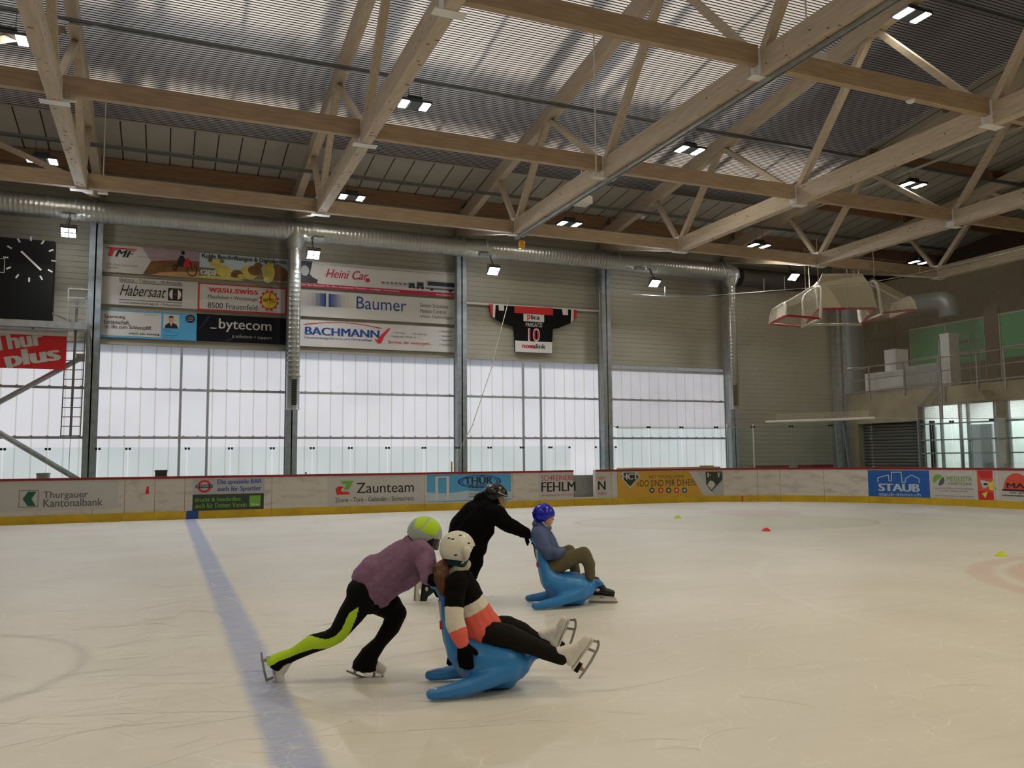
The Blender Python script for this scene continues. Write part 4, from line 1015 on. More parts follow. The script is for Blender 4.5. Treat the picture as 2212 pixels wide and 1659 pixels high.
b.shape('portrait_man', lambda m, f: (polyf(m, f, [(0.66, 0.43), (0.80, 0.43), (0.785, 0.56), (0.75, 0.62), (0.70, 0.62), (0.67, 0.54)], 0), disc(m, f, 0.726, 0.74, 0.026, 0.13, 1, 18), polyf(m, f, [(0.70, 0.76), (0.705, 0.88), (0.745, 0.89), (0.755, 0.76), (0.745, 0.82), (0.71, 0.82)], 2), polyf(m, f, [(0.715, 0.62), (0.737, 0.62), (0.727, 0.5)], 3)), ['ink_navy', 'ink_skin', 'ink_black', 'white'], 3)
b.shape('round_badge', lambda m, f: (disc(m, f, 0.925, 0.82, 0.05, 0.155, 0, 28),), 'ink_navy', 2); b.shape('badge_lines', lambda m, f: (stroke(m, f, [(0.895, 0.865), (0.945, 0.9)], 0.012), stroke(m, f, [(0.89, 0.80), (0.955, 0.835)], 0.012), stroke(m, f, [(0.895, 0.745), (0.95, 0.77)], 0.012)), 'white', 3)
b.text('Ihr Berater', 0.65, 0.73, 0.335, 0.38, 'ink_navy', 2); b.text('T 058 280 11 11, www', 0.65, 0.81, 0.265, 0.30, 'ink_navy', 2); b.text('Hauptagentur Frauenfeld', 0.65, 0.80, 0.14, 0.185, 'ink_navy', 2); b.text('Kanton Thurgau', 0.65, 0.76, 0.06, 0.1, 'ink_navy', 2)

b = Banner('black banner with pale lowercase lettering, bottom right of the left banner stack', (425.5, 677), (617.5, 744.5), 'ink_bytecom', (424, 736))
b.text('bytecom', 0.24, 0.83, 0.37, 0.86, 'banner_white', bold=0.015); b.shape('underscore', lambda m, f: rect(m, f, 0.15, 0.215, 0.47, 0.51), 'banner_white'); b.text('it solutions + support', 0.39, 0.835, 0.13, 0.29, 'ink_lightgrey')
b.shape('streak', lambda m, f: (polyf(m, f, [(0.02, 0.40), (0.12, 0.93), (0.15, 0.93), (0.03, 0.40)]), polyf(m, f, [(0.3, 0.04), (0.5, 0.36), (0.52, 0.36), (0.36, 0.04)])), 'ink_navy', 0.5)

b = Banner('white banner with a row of coaches, top of the right banner stack', (648, 562), (986, 644.5), 'banner_white', (648, 617))
b.shape('red_footer', lambda m, f: (polyf(m, f, [(0.0, 0.0), (1, 0.0), (1, 0.16), (0.0, 0.15)])), 'ink_magenta')
b.text('www.heini-car.ch', 0.86, 0.99, 0.03, 0.12, 'white', 2); b.text('Der Bus-Spezialist für alles, europaweit: Transfers - Ausflüge - Ferienreisen.', 0.01, 0.62, 0.035, 0.125, 'white', 2, bold=0.01)
b.text('Transfer mit Nightliner • Partybus Express Thurgau • Firmen- & Vereinsreisen • Schulfahrten • Wintersport • Shopping Express • Ferienfahrten • Golfreisen', 0.1, 0.99, 0.88, 0.93, 'ink_grey', 2)
b.text('Heini Car', 0.155, 0.42, 0.42, 0.76, 'ink_magenta', 2, shear=0.35, bold=0.02)
b.shape('swoosh', lambda m, f: (disc(m, f, 0.415, 0.43, 0.015, 0.08, 0), stroke(m, f, [(0.15, 0.52), (0.2, 0.56)], 0.012)), 'ink_magenta', 2)
def coaches(m, f):
    for i in range(8): u = 0.5+i*0.028; rect(m, f, u, u+0.026, 0.28-0.002*i, 0.44+0.003*i, 0); rect(m, f, u+0.004, u+0.022, 0.36, 0.41+0.003*i, 2)
    for u, w, z0, z1 in ((0.68, 0.04, 0.24, 0.5), (0.73, 0.05, 0.23, 0.55), (0.79, 0.21, 0.2, 0.62)):
        rect(m, f, u, u+w, z0+0.05, z1, 0); rect(m, f, u+w*0.06, u+w*0.94, z1-0.22, z1-0.05, 1); rect(m, f, u, u+w, z0+0.05, z0+0.12, 2)
        disc(m, f, u+w*0.2, z0+0.05, 0.012, 0.05, 1); disc(m, f, u+w*0.8, z0+0.05, 0.012, 0.05, 1)
b.shape('coach_row', coaches, ['ink_lightgrey', 'ink_navy', 'ink_grey'], 2)
b.shape('hockey_player', lambda m, f: (polyf(m, f, [(0, 0.15), (0.11, 0.17), (0.06, 0.5), (0.075, 0.98), (0.0, 0.98)], 0), disc(m, f, 0.03, 0.62, 0.025, 0.2, 1), polyf(m, f, [(0.05, 0.25), (0.1, 0.2), (0.11, 0.3), (0.07, 0.4)], 2)), ['ink_navy', 'ink_lightgrey', 'ink_black'], 2)

b = Banner('white banner with two blue dotted squares, middle of the right banner stack', (648, 625), (986, 702.5), 'banner_white', (648, 681))
b.text('Baumer', 0.345, 0.665, 0.40, 0.88, 'ink_blue')
def dots(m, f0_):
    f = lambda u, v: f0_(u, v)+V((0, OFFZ[0], 0))
    for j in range(14):
        for i in range(16):
            for sgn in (-1, 1):
                u = 0.165+sgn*(0.008+0.0078*(i+0.5)); s_ = max(0.12, 1.0-i/15.0)
                rect(m, f, u-0.0039*s_, u+0.0039*s_, 0.42+0.036*j-0.017*s_**0.5, 0.42+0.036*j+0.017*s_**0.5)
b.shape('dot_emblem', dots, 'ink_blue')['kind'] = 'stuff'
for i, s_ in enumerate(('Sensor Solutions', 'Motion Control', 'Vision Technologies')): b.text(s_, 0.755, (0.94, 0.925, 0.978)[i], 0.63-0.23*i, 0.78-0.23*i, 'ink_grey')

b = Banner('white banner with a red arc and red tick, bottom of the right banner stack', (648, 690), (986, 762), 'banner_white', (648, 747))
b.text('BACHMANN', 0.03, 0.49, 0.44, 0.74, 'ink_blue', bold=0.05); b.text('Hauswartungs-Service und Gartenpflege', 0.03, 0.445, 0.28, 0.38, 'ink_blue', bold=0.012)
b.shape('arc', lambda m, f: stroke(m, f, [(0.03+0.47*i/24, 0.80+0.17*math.sin(math.pi*(0.05+0.9*i/24))) for i in range(25)], 0.02), 'ink_red')
b.shape('tick', lambda m, f: polyf(m, f, [(0.455, 0.42), (0.47, 0.3), (0.485, 0.22), (0.50, 0.24), (0.52, 0.5), (0.56, 0.84), (0.545, 0.84), (0.5, 0.55), (0.475, 0.36)]), 'ink_red', 2)
for s_, u0, u1, v in (('✓ 365 Tage', 0.575, 0.655, 0.64), ('✓ 24-h-Service', 0.69, 0.80, 0.64), ('Telefon 052 722 26 16', 0.565, 0.725, 0.50), ('✓ Frauenfeld', 0.88, 0.975, 0.80), ('✓ Amriswil', 0.88, 0.965, 0.62), ('✓ Tägerwilen', 0.88, 0.98, 0.44), ('✓ Weinfelden', 0.88, 0.98, 0.26)): b.text(s_, u0, u1, v, v+0.075, 'ink_grey', bold=0.01)
b.text('Service, der weitergeht...', 0.545, 0.835, 0.22, 0.37, 'ink_red', shear=0.25, bold=0.01)

b = Banner('red banner with big white rounded lettering under the scoreboard platform', (-110, 716), (141.5, 798.5), 'thur_red', y=25.55)
f0 = b.f(1); uu = lambda px: (onY(px, 760, 25.55).x-b.x0)/(b.x1-b.x0)
def slant(u, v):
    c, s_ = math.cos(0.2), math.sin(0.2); X_, Z_ = (u-0.5)*2.9, (v-0.5)*1.0; x_, z_ = X_*c-Z_*s_, X_*s_+Z_*c
    return f0(min(1, max(0, x_/2.9+0.5)), min(0.995, max(0.005, z_+0.5)))
m = MB(); text(m, 'Thur', slant, uu(-18), uu(98), 0.54, 1.03, bold=0.07); text(m, 'plus', slant, uu(5), uu(128), -0.12, 0.50, bold=0.07); build('lettering', m, 'banner_white', b.t)
m = MB(); m.box((b.x0, 25.5, b.z1), (b.x1+0.02, 25.62, b.z1+0.1)); m.box((b.x0, 25.52, b.z1+0.11), (b.x1+0.02, 25.6, b.z1+0.16)); build('hanging_bar', m, 'white', b.t)

# hung jersey
JY = WY-0.14
jp = [(1055.7, 657), (1060, 682), (1068, 688), (1087, 698.5), (1109.5, 705.5), (1112.5, 760), (1191, 763.5), (1193.5, 711), (1207, 708.5), (1233, 698), (1238, 690), (1244.6, 688.5), (1244.6, 669.7)]
jw = [W(a, b_, JY) for a, b_ in jp]; jc = (jw[0][0]+jw[-1][0])/2
t = thing('hung_jersey', 'giant black and red hockey shirt hung on the wall with player number', 'jersey', (jc, JY, 5.3))
def jf(layer): return lambda px, py: (lambda q: V((q[0], JY-0.03-0.004*layer-OFFZ[0], q[1])))(W(px, py, JY))
m = MB(); m.prism([V((x, JY-0.03, z)) for x, z in jw], (0, 0.06, 0)); build('shirt_body', m, 'jersey_black', t)
J = lambda name, fn, mats, L=1: (lambda m_: (fn(m_, jf(L)), build(name, m_, mats, t)))(MB())
J('red_yoke', lambda m, f: polyf(m, f, [(1110.5, 661.5), (1110.5, 676), (1194, 681.5), (1193.5, 665)]), 'ink_red')
J('cuff', lambda m, f: (polyf(m, f, [(1055.7, 657), (1060, 682), (1064, 685), (1064, 657.5)], 0), polyf(m, f, [(1064, 657.5), (1064, 685), (1068, 688), (1070, 658)], 1)), ['ink_red', 'white'])
J('cuff', lambda m, f: (polyf(m, f, [(1238, 690), (1244.6, 688.5), (1244.6, 669.7), (1238, 669)], 0), polyf(m, f, [(1232, 698.5), (1238, 690), (1238, 669), (1233, 668.5)], 1)), ['ink_red', 'white'])
J('chest_patch', lambda m, f: polyf(m, f, [(1130, 678), (1130, 694), (1174.5, 696.5), (1174.5, 680.5)]), 'white')
J('hem_band', lambda m, f: polyf(m, f, [(1112, 736), (1112.5, 760), (1191, 763.5), (1192, 739.5)]), 'white')
J('sleeve_patch', lambda m, f: polyf(m, f, [(1076, 659), (1077, 671), (1088, 671.5), (1088, 659.5)]), 'white'); J('sleeve_patch', lambda m, f: polyf(m, f, [(1213, 667.5), (1215, 680.5), (1226, 681), (1226, 668)]), 'white')
def jt(s, a, b_, c, d, mats, **k):
    m = MB(); sl = (W(b_, d, JY)[1]-W(a, d, JY)[1]); f = jf(2); text(m, s, lambda u, v: f(u, v+(u-a)*0.042), a, b_, d, c, 0, **k); build('lettering', m, mats, t)
jt('p', 1138, 1145, 680, 693, 'ink_red', bold=0.05); jt('lica', 1146, 1165, 680, 690.5, 'ink_black', bold=0.05); jt('PARGÄTZI', 1135, 1170, 695, 706, 'white'); jt('novalink', 1127, 1178, 742, 752, 'ink_black', bold=0.04)
jt('10', 1140, 1165, 709, 737, 'white', bold=0.03)
m = MB(); f = jf(3); text(m, '10', lambda u, v: f(u, v+(u-1140)*0.042), 1142, 1163.5, 735, 711, 0, bold=-0.01); build('number', m, 'ink_red', t)
m = MB(); f = jf(3); text(m, 'nova', lambda u, v: f(u, v+(u-1127)*0.042), 1127, 1154, 752, 744.5, 0, bold=0.04); build('lettering', m, 'ink_red', t)
m = MB(); a, b_ = W(1003, 654, JY), W(1294, 672, JY); m.tube([(a[0], JY, a[1]), (b_[0], JY, b_[1])], 0.035, 10); solo('hanging_pole', m, 'white', 'thin white pole carrying the giant hockey shirt', 'pole', smooth='edge')

# scoreboard and its platform
SY = 25.5
x1, z1 = W(118.6, 521.5, SY); _, z0 = W(111.4, 692, SY)
t = thing('scoreboard', 'large black scoreboard with a round clock face, cut by the left picture edge', 'scoreboard', (x1-1.6, SY, z0))
m = MB(); m.box((x1-3.6, SY, z0), (x1, SY+0.3, z1)); build('scoreboard_case', m, 'clock_black', t)
cx, cz = W(65, 560, SY); R = 0.57; m = MB(); m2 = MB()
for i in range(12):
    a = math.pi*i/6; d = V((math.sin(a), 0, math.cos(a))); s_ = V((d.z, 0, -d.x)); m.obox(V((cx, SY-0.01, cz))+d*R, s_*0.02, (0, 0.006, 0), d*0.06)
build('hour_mark', m, 'banner_white', t)
a = V((cx, SY-0.014, cz)); m = MB(); h0, h1 = W(46, 543, SY), W(89, 584, SY); m.bar((h0[0], SY-0.02, h0[1]), (h1[0], SY-0.02, h1[1]), 0.012, 0.05, up=(0.7, 0, 0.7)); build('clock_hand', m, 'banner_white', t)
q0, q1 = W(-25, 557, SY), W(9, 589, SY); m = MB()
for r_ in (((q0[0], q1[1]), (q1[0], q1[1])), ((q1[0], q1[1]), (q1[0], q0[1])), ((q0[0], q0[1]), (q1[0], q0[1]))): m.bar((r_[0][0], SY-0.01, r_[0][1]), (r_[1][0], SY-0.01, r_[1][1]), 0.012, 0.02, up=(0, 1, 0))
build('score_frame', m, 'banner_white', t)
xr, zt = W(190, 703, 25.3); m = MB()
t = thing('service_platform', 'grey steel platform under the scoreboard with a handrail cage', 'platform', (xr-3, 25.4, zt-0.15))
m = MB(); m.box((xr-6, 25.15, zt-0.13), (xr, 25.28, zt+0.05)); m.box((xr-6, 25.28, zt-0.1), (xr, 26.0, zt-0.06)); build('platform_beam', m, 'galvanised', t)
for (p0, p1) in (((103, 672), (165, 700)), ((66, 703), (72, 711))):
    a, b_ = onY(*p0, 25.6), onY(*p1, 25.6); m = MB(); m.bar(a, b_, 0.04, 0.05); build('platform_strut', m, 'steel_rail', t)
for (p0, p1) in (((148, 623), (196, 626)), ((148, 643), (190, 645)), ((148, 660), (196, 662)), ((148, 623), (146, 702)), ((187, 640), (186, 700)), ((196, 662), (195, 702)), ((190, 704), (194, 782))):
    a, b_ = onY(*p0, 25.35), onY(*p1, 25.35); m = MB(); m.bar(a, b_, 0.035, 0.035); build('cage_rail', m, 'galvanised', t)
# ladder
t = thing('wall_ladder', 'thin steel ladder with a central rail hanging from the platform by the leftmost column', 'ladder', onY(152, 942, 25.6))
LYY = 25.7
def lp(px, py): return onY(px, py, LYY)
for n_, (a, b_), r_ in (('stile', ((143, 720), (131, 943)), 0.014), ('stile', ((184, 720), (173, 943)), 0.014), ('safety_rail', ((167, 640), (152, 943)), 0.03)):
    m = MB(); m.bar(lp(*a), lp(*b_), r_*2, r_*2); build(n_, m, 'steel_rail', t)
for i in range(11):
    y = 738+i*20.3; k = (y-720)/223; m = MB(); m.bar(lp(143-12*k, y), lp(184-11*k, y), 0.025, 0.025); build('rung', m, 'steel_rail', t)
m = MB(); m.tube([lp(152, 946), lp(148, 1030)], 0.008, 6); solo('thin_cable', m, 'rope', 'thin brown cable running down below the ladder', 'cable')
# rope across the jersey
m = MB(); p = [onY(1104, 630, 25.6), onY(1088, 690, 25.4), onY(1060, 800, 25.2), onY(1020, 920, 25.0), onY(996, 965, 24.8), onY(982, 1024, 24.7)]; p.append(V((p[-1].x, 24.7, 0.0))); m.tube(p, 0.012, 6); solo('pull_rope', m, 'rope', 'thin slack rope falling from beside the jersey to a column foot', 'rope')
p = onY(1313, 786, WY-0.4); m = MB(); m.lathe(p, [(0.05, -0.04), (0.05, 0.0), (0.045, 0.07), (0.02, 0.1), (0, 0.1)], 12); m.box((p.x-0.06, p.y-0.06, p.z-0.07), (p.x+0.06, p.y+0.3, p.z-0.04)); solo('warning_light', m, 'orange_lamp', 'small orange warning light on the column beside the jersey wall', 'warning light', smooth='edge')
# things standing behind the boards
def crate(px0, px1, py0, y, matn, name, lab, cat):
    a = onY(px0, py0, y); b_ = onY(px1, py0, y); m = MB(); m.box((a.x, y, 0.0), (b_.x, y+0.4, a.z)); m.box((a.x-0.01, y-0.01, a.z-0.05), (b_.x+0.01, y+0.41, a.z)); solo(name, m, matn, lab, cat)
crate(335, 361, 1016, 24.9, 'black_plastic', 'dark_crate', 'dark crate standing behind the boards at the blue line', 'crate'); crate(79, 104, 1022, 24.9, 'locker_grey', 'pale_crate', 'pale grey crate behind the boards near the left picture edge', 'crate')
m = MB(); a = onY(1348, 1011, 25.0); b_ = onY(1545, 1008, 25.3); m.box((a.x, 25.0, 0.5), (b_.x, 25.5, a.z)); m.box((a.x+0.2, 25.0, 0), (a.x+0.3, 25.5, 0.5)); m.box((b_.x-0.3, 25.0, 0), (b_.x-0.2, 25.5, 0.5)); m.box((b_.x-0.9, 24.98, a.z), (b_.x-0.3, 25.02, a.z+0.05)); solo('wooden_bench', m, 'wood_ply', 'pale wooden bench top just showing above the boards at the window end', 'bench')
for px0, px1, lab in ((1628, 1704, 'dark red folded seat left of two behind the right boards'), (1728, 1800, 'dark red folded seat right of two behind the right boards')):
    a = onY(px0, 1009, 25.0); b_ = onY(px1, 1009, 25.0); m = MB(); m.box((a.x, 25.0, 0.4), (b_.x, 25.12, 1.2)); m.box((a.x, 24.8, 0.4), (b_.x, 25.0, 0.46)); m.box((a.x+0.1, 25.0, 0), (a.x+0.16, 25.1, 0.4)); m.box((b_.x-0.16, 25.0, 0), (b_.x-0.1, 25.1, 0.4)); solo('folded_seat', m, 'chair_red', lab, 'seat', 'dark red seats behind the boards')
for px, py0, mn, lab in ((976, 997, 'hoist_yellow', 'yellow handled tool leaning behind the boards by a column'), (661, 1020, 'orange_lamp', 'small orange handle just above the boards right of the first duct')):
    a = onY(px, py0, 24.6); m = MB(); m.tube([(a.x, 24.6, 0.0), (a.x, 24.62, a.z)], 0.025, 8); solo('tool_handle', m, mn, lab, 'tool')
# ------------------------------------------------------------------ the concrete gallery at the far end
XG = 25.75
def G(px, py, X=XG): p = onX(px, py, X); return p.y, p.z
m = MB()
m.box((XG, 22.5, 2.80), (XG+0.4, WY-0.1, 4.02)); m.box((XG, -6, 3.36), (XG+0.4, 22.5, 3.98)); m.box((XG, 25.42, 0), (XG+0.4, WY-0.1, 2.8)); m.box((XG+0.3, 22.3, 0), (XG+0.6, 22.52, 2.8))
m.box((XG+0.4, -6, 3.7), (33, WY+3, 4.0))
struct('wall_end', m, 'concrete')
m = MB(); m.box((31.2, -10, 0), (31.5, 30, 14)); m.box((25.9, WY+1.9, 0), (31.3, WY+2.2, 14)); struct('wall_end_back', m, 'brown_wall')
m = MB(); m.box((XG+0.0, -10, 7.6), (XG+0.3, 21.5, 8.3)); 
# roller shutter
m = MB(); z = 0.02; i = 0
while z < 2.75:
    m.add([(XG+0.30, 22.52, z), (XG+0.30, 25.42, z), (XG+0.245, 25.42, z+0.05), (XG+0.245, 22.52, z+0.05), (XG+0.27, 25.42, z+0.088), (XG+0.27, 22.52, z+0.088)], [(0, 3, 2, 1), (3, 5, 4, 2)], 0)
    m.add([(XG+0.29, 22.52, z+0.085), (XG+0.29, 25.42, z+0.085), (XG+0.29, 25.42, z+0.125), (XG+0.29, 22.52, z+0.125)], [(0, 3, 2, 1)], 1); z += 0.125
struct('door_1', m, ['shutter', 'shutter_slot'])
# glazed front of the lobby
m = MB()
m.box((XG+0.04, -6, 0), (XG+0.06, 22.4, 3.33)); w8 = struct('window_8', m, 'window_glass')
m = MB()
for px in (1984, 2034, 2075, 2092, 2151, 2180, 2240, 2300, 2380):
    y, _ = G(px, 940); m.box((XG-0.02, y-0.03, 0), (XG+0.1, y+0.03, 3.36))
for z in (3.33, 2.66, 2.08, 1.6): m.box((XG-0.02, -6, z-0.025), (XG+0.1, 22.42, z+0.025))
struct('trim_2', m, 'window_frame')
m = MB(); y0, _ = G(2157, 940); y1, _ = G(2178, 940); m.box((XG-0.03, y1, 0), (XG+0.12, y0, 3.3)); struct('trim_3', m, 'concrete')
m = MB(); m.box((28.2, -6, 0), (28.4, 22.3, 3.7)); m.box((XG+0.1, 22.3, 0), (28.3, 22.4, 3.7)); struct('wall_lobby', m, 'white')
ld = bpy.data.lights.new('lobby_light', 'AREA'); ld.shape = 'RECTANGLE'; ld.size = 1.2; ld.size_y = 14; ld.energy = 480; ld.color = (0.92, 1.0, 0.97)
lo = bpy.data.objects.new('lobby_light', ld); C.objects.link(lo); lo.location = (27.1, 15, 3.65)
# white dressing of the glazed front: curtains seen behind the panes
for (pa, pb, lab) in ((1990, 2024, 'pale curtain behind the glazed front nearest the roller shutter'), (2096, 2148, 'pale curtain behind the glazed front near the right picture edge')):
    ya, yb = G(pa, 960, XG+0.5)[0], G(pb, 960, XG+0.5)[0]; m = MB(); n = 24
    for i in range(n+1):
        y = ya+(yb-ya)*i/n; x = XG+0.5+0.05*math.sin(i*1.6)
        m.v += [V((x, y, 0.05)), V((x, y, 2.6))]
    for i in range(n): m.f.append((2*i, 2*i+2, 2*i+3, 2*i+1)); m.m.append(0)
    solo('curtain', m, 'white', lab, 'curtain', smooth=True)
# gallery railing
t = thing('gallery_railing', 'thin galvanised railing on the edge of the concrete gallery', 'railing', (XG, 23.5, 4.02))
RX = XG-0.04
for px in (1878, 1953, 2029, 2112, 2172, 2240):
    y, _ = G(px, 830, RX); m = MB(); m.box((RX-0.02, y-0.025, 3.75), (RX+0.02, y+0.025, 5.06)); build('rail_post', m, 'galvanised', t)
for z, r in ((5.04, 0.025), (4.55, 0.018), (4.06, 0.03)):
    m = MB(); m.tube([(RX, WY-0.4, z), (RX, 14, z)], r, 8); build('rail_bar', m, 'galvanised', t)
t = thing('scaffold_mast', 'dark steel mast with two stays in front of the gallery and the white locker', 'mast', (XG-0.15, G(2031, 840)[0], 3.2))
m = MB(); a = onX(2028, 735, XG-0.15); b_ = onX(2036, 905, XG-0.15); m.tube([a, b_], 0.035, 8); build('mast_tube', m, 'column_steel', t)
for p0, p1 in (((2030, 824), (1984, 880)), ((2033, 845), (2010, 874))):
    m = MB(); m.tube([onX(*p0, XG-0.15), onX(*p1, XG-0.05)], 0.025, 8); build('stay', m, 'column_steel', t)
# things standing on the gallery
def gbox(name, tl, br, X, dx, mt, lab, cat, grp=None, base=4.0):
    y1, z1 = G(*tl, X); y0, z0 = G(*br, X); base += 0.022; m = MB(); m.box((X, y0, base), (X+dx, y1, z1)); m.box((X-0.01, y0-0.01, z1-0.04), (X+dx, y1+0.01, z1))
    return solo(name, m, mt, lab, cat, grp)
gbox('white_chest', (1868, 808), (1952, 840), 26.2, 0.6, 'locker_white', 'long white chest behind the gallery railing', 'chest')
gbox('grey_chest', (1955, 792), (2026, 832), 26.2, 0.6, 'locker_grey', 'grey chest with a white lid right of the white chest on the gallery', 'chest')
gbox('tall_carton', (1910, 757), (1936, 800), 27.2, 0.7, 'locker_white', 'tall white box standing behind the white chest on the gallery', 'box')
gbox('locker', (2029, 722), (2055, 830), 26.0, 0.5, 'locker_white', 'narrow tall white locker beside the mast on the gallery', 'locker')
y, z = G(2072, 725, 27.0); m = MB()
for zz in (4.3, 4.75, 5.2, 5.7): m.box((26.9, y-0.45, zz), (27.4, y+0.35, zz+0.04))
for dy in (-0.45, 0.35): m.box((26.9, y+dy-0.02, 4.0), (26.94, y+dy+0.02, 5.9)); m.box((27.36, y+dy-0.02, 4.0), (27.4, y+dy+0.02, 5.9))
solo('storage_rack', m, 'locker_grey', 'grey open storage rack right of the white locker on the gallery', 'rack')
m = MB(); y0, y1 = G(2160, 850)[0], G(2100, 850)[0]; m.box((25.0, y0, 3.36), (25.75, y1, 3.52)); m.box((25.3, y0+0.3, 3.52), (25.75, y1-0.2, 3.70)); solo('concrete_steps', m, 'concrete', 'short flight of concrete steps at the gallery edge near the right picture edge', 'steps')
# green wall panels at the back of the gallery
for (pa, pb, lab) in ((1966, 2126, 'long green panel wall at the back of the gallery'), (2160, 2330, 'green panel wall cut by the right picture edge')):
    GX = 29.5; y1, y0 = G(pa, 714, GX)[0], G(pb, 690, GX)[0]; t = thing('green_partition', lab, 'partition', (GX, (y0+y1)/2, 4), 'green partitions on the gallery')
    m = MB(); m.box((GX, y0, 5.2), (GX+0.06, y1, 6.9)); build('panel_sheet', m, 'green_panel', t)
    m = MB(); n = max(2, int((y1-y0)/1.3))
    for i in range(n+1): yy = y0+(y1-y0)*i/n; m.box((GX-0.03, yy-0.03, 4), (GX, yy+0.03, 6.93))
    for z in (5.62, 6.9): m.box((GX-0.03, y0, z-0.025), (GX, y1, z+0.025))
    build('panel_frame', m, 'window_frame', t)
    m = MB(); m.box((GX-0.02, y0, 4), (GX+0.06, y1, 5.2)); build('lower_panel', m, 'brown_wall', t)
y1, y0 = G(2127, 700, 29.5)[0], G(2157, 700, 29.5)[0]; m = MB(); m.box((29.45, y0, 4), (29.6, y1, 7.2)); solo('brown_door_panel', m, 'dark_brown', 'dark brown gap panel between the two green partitions', 'panel')
# big air ducts above the gallery
t = thing('gallery_duct', 'big dull grey air duct with a rounded elbow above the green partition', 'duct', (28.5, 24, 7.2))
a, b_, c = onX(1890, 670, 28.5), onX(2050, 648, 28.5), onX(2066, 690, 28.5)
m = MB(); r = 0.42; pts = [a, b_+V((0, 0.5, 0))]+[b_+V((0, 0.5-0.55*math.sin(q), -0.55*(1-math.cos(q)))) for q in np.linspace(0.2, math.pi/2, 7)]+[V((28.5, b_.y-0.05, 6.95))]
m.tube(pts, r, 22); build('duct_body', m, 'heat_sink', t, smooth='edge')
m = MB(); m.box((28.0, a.y-0.6, a.z-1.2), (29.0, a.y+0.8, a.z-0.25)); build('duct_box', m, 'dark_brown', t)
t = thing('standing_pipe', 'thick grey standing pipe in the dark corner left of the gallery chests', 'pipe', (27.6, 27.2, 4.03))
a = onX(1846, 800, 27.4); m = MB(); m.tube([(27.4, a.y, 4.03), (27.4, a.y, 9.9)], 0.42, 22); build('pipe_body', m, 'heat_sink', t, smooth='edge')
m = MB(); m.tube([(27.4, a.y, 5.2), (27.4, a.y, 5.3)], 0.45, 22); build('pipe_collar', m, 'galvanised', t, smooth='edge')
for q, (p0, p1) in enumerate((((1803, 912), (1807, 1000)), ((1821, 918), (1831, 1005)))):
    m = MB(); a, b_ = onY(*p0, WY-0.9), onY(*p1, WY-0.9); m.tube([a, V((b_.x, b_.y-0.2, 0.0))], 0.03, 8); solo('leaning_pole', m, 'window_frame', ('pale steel pole leaning in the far corner, left one of the pair', 'pale steel pole leaning in the far corner, right one of the pair')[q], 'pole')

# ------------------------------------------------------------------ safety net
def ztop(px, py): return bs(px), (lambda s: (py-proj(bpath(s, 0, 0))[1])/((proj(bpath(s, 0, 7))[1]-proj(bpath(s, 0, 0))[1])/7.0))(bs(px))
top = [ztop(*q) for q in ((1313, 627), (1400, 634), (1470, 638), (1545, 637), (1600, 632), (1700, 624), (1800, 616), (1904, 606), (2060, 574), (2200, 543))]
bot = [ztop(*q) for q in ((1331, 918), (1345, 926), (1450, 926), (1560, 927), (1640, 922), (1720, 913), (1880, 905), (1990, 906), (2200, 908))]
ts, tz = [q[0] for q in top]+[36], [q[1] for q in top]+[top[-1][1]+0.5]; bs_, bz_ = [q[0] for q in bot]+[36], [q[1] for q in bot]+[2.6]
t = thing('safety_net', 'huge fine beige safety net hung round the rink corner above the glass', 'net', bpath(19, -0.3, 2.6))
m = MB(); m.uv = []; s0, s1 = ts[0], 33.0; ns, nz_ = 90, 14
off = lambda s, v: -0.34+0.05*math.sin(s*1.7)*(1-v)
for i in range(ns+1):
    s = s0+(s1-s0)*i/ns; a = float(np.interp(s, bs_, bz_)); b_ = float(np.interp(s, ts, tz))
    for j in range(nz_+1):
        v = j/nz_; z = a+(b_-a)*v-(0.05*abs(math.sin(s*3.6)) if j == nz_ else 0); m.v.append(bpath(s, off(s, v), z)); m.uv.append((s, z))
for i in range(ns):
    for j in range(nz_): m.f.append((i*(nz_+1)+j, (i+1)*(nz_+1)+j, (i+1)*(nz_+1)+j+1, i*(nz_+1)+j+1)); m.m.append(0)
build('net_mesh', m, 'safety_net', t)
m = MB(); m.tube([bpath(s, off(s, 1), float(np.interp(s, ts, tz))+0.03) for s in np.linspace(s0, s1, 60)], 0.012, 6); build('top_wire', m, 'galvanised', t)
m = MB(); m.tube([bpath(s, off(s, 0), float(np.interp(s, bs_, bz_))) for s in np.linspace(s0+0.3, s1, 60)], 0.012, 6); build('bottom_rope', m, 'rope', t)
m = MB(); m.tube([bpath(s0, off(s0, v), bz_[0]+(tz[0]-bz_[0])*v) for v in np.linspace(0, 1, 8)], 0.008, 5); build('edge_rope', m, 'rope', t)
for px in (1457, 1668, 1712, 1860, 2000):
    s, z = ztop(px, float(np.interp(px, (1313, 1545, 1700, 1904, 2200), (627, 637, 624, 606, 543)))); m = MB(); p = bpath(s, off(s, 1), z); m.tube([p, p+V((0, 0, 0.5 if px != 1457 else 0.3))], 0.008, 5); build('hanger', m, 'galvanised', t)
sa, sb = bs(1660), bs(1893); m = MB(); za, zb = ztop(1660, 913)[1], ztop(1893, 905)[1]
m.tube([bpath(s, -0.2, za+(zb-za)*(s-sa)/(sb-sa)) for s in np.linspace(sa, sb, 24)], 0.045, 8)
t = thing('net_bar', 'long white bar with a strip of folded net lying on the corner glass', 'bar', bpath((sa+sb)/2, -0.2, za)); build('white_bar', m, 'white', t)
m = MB(); m.uv = []
sa2, sb2 = bs(1682), bs(1880)
for s in np.linspace(sa2, sb2, 24):
    for z in (0.04, 0.26): m.v.append(bpath(s, -0.2, za+(zb-za)*(s-sa)/(sb-sa)+z)); m.uv.append((s, z))
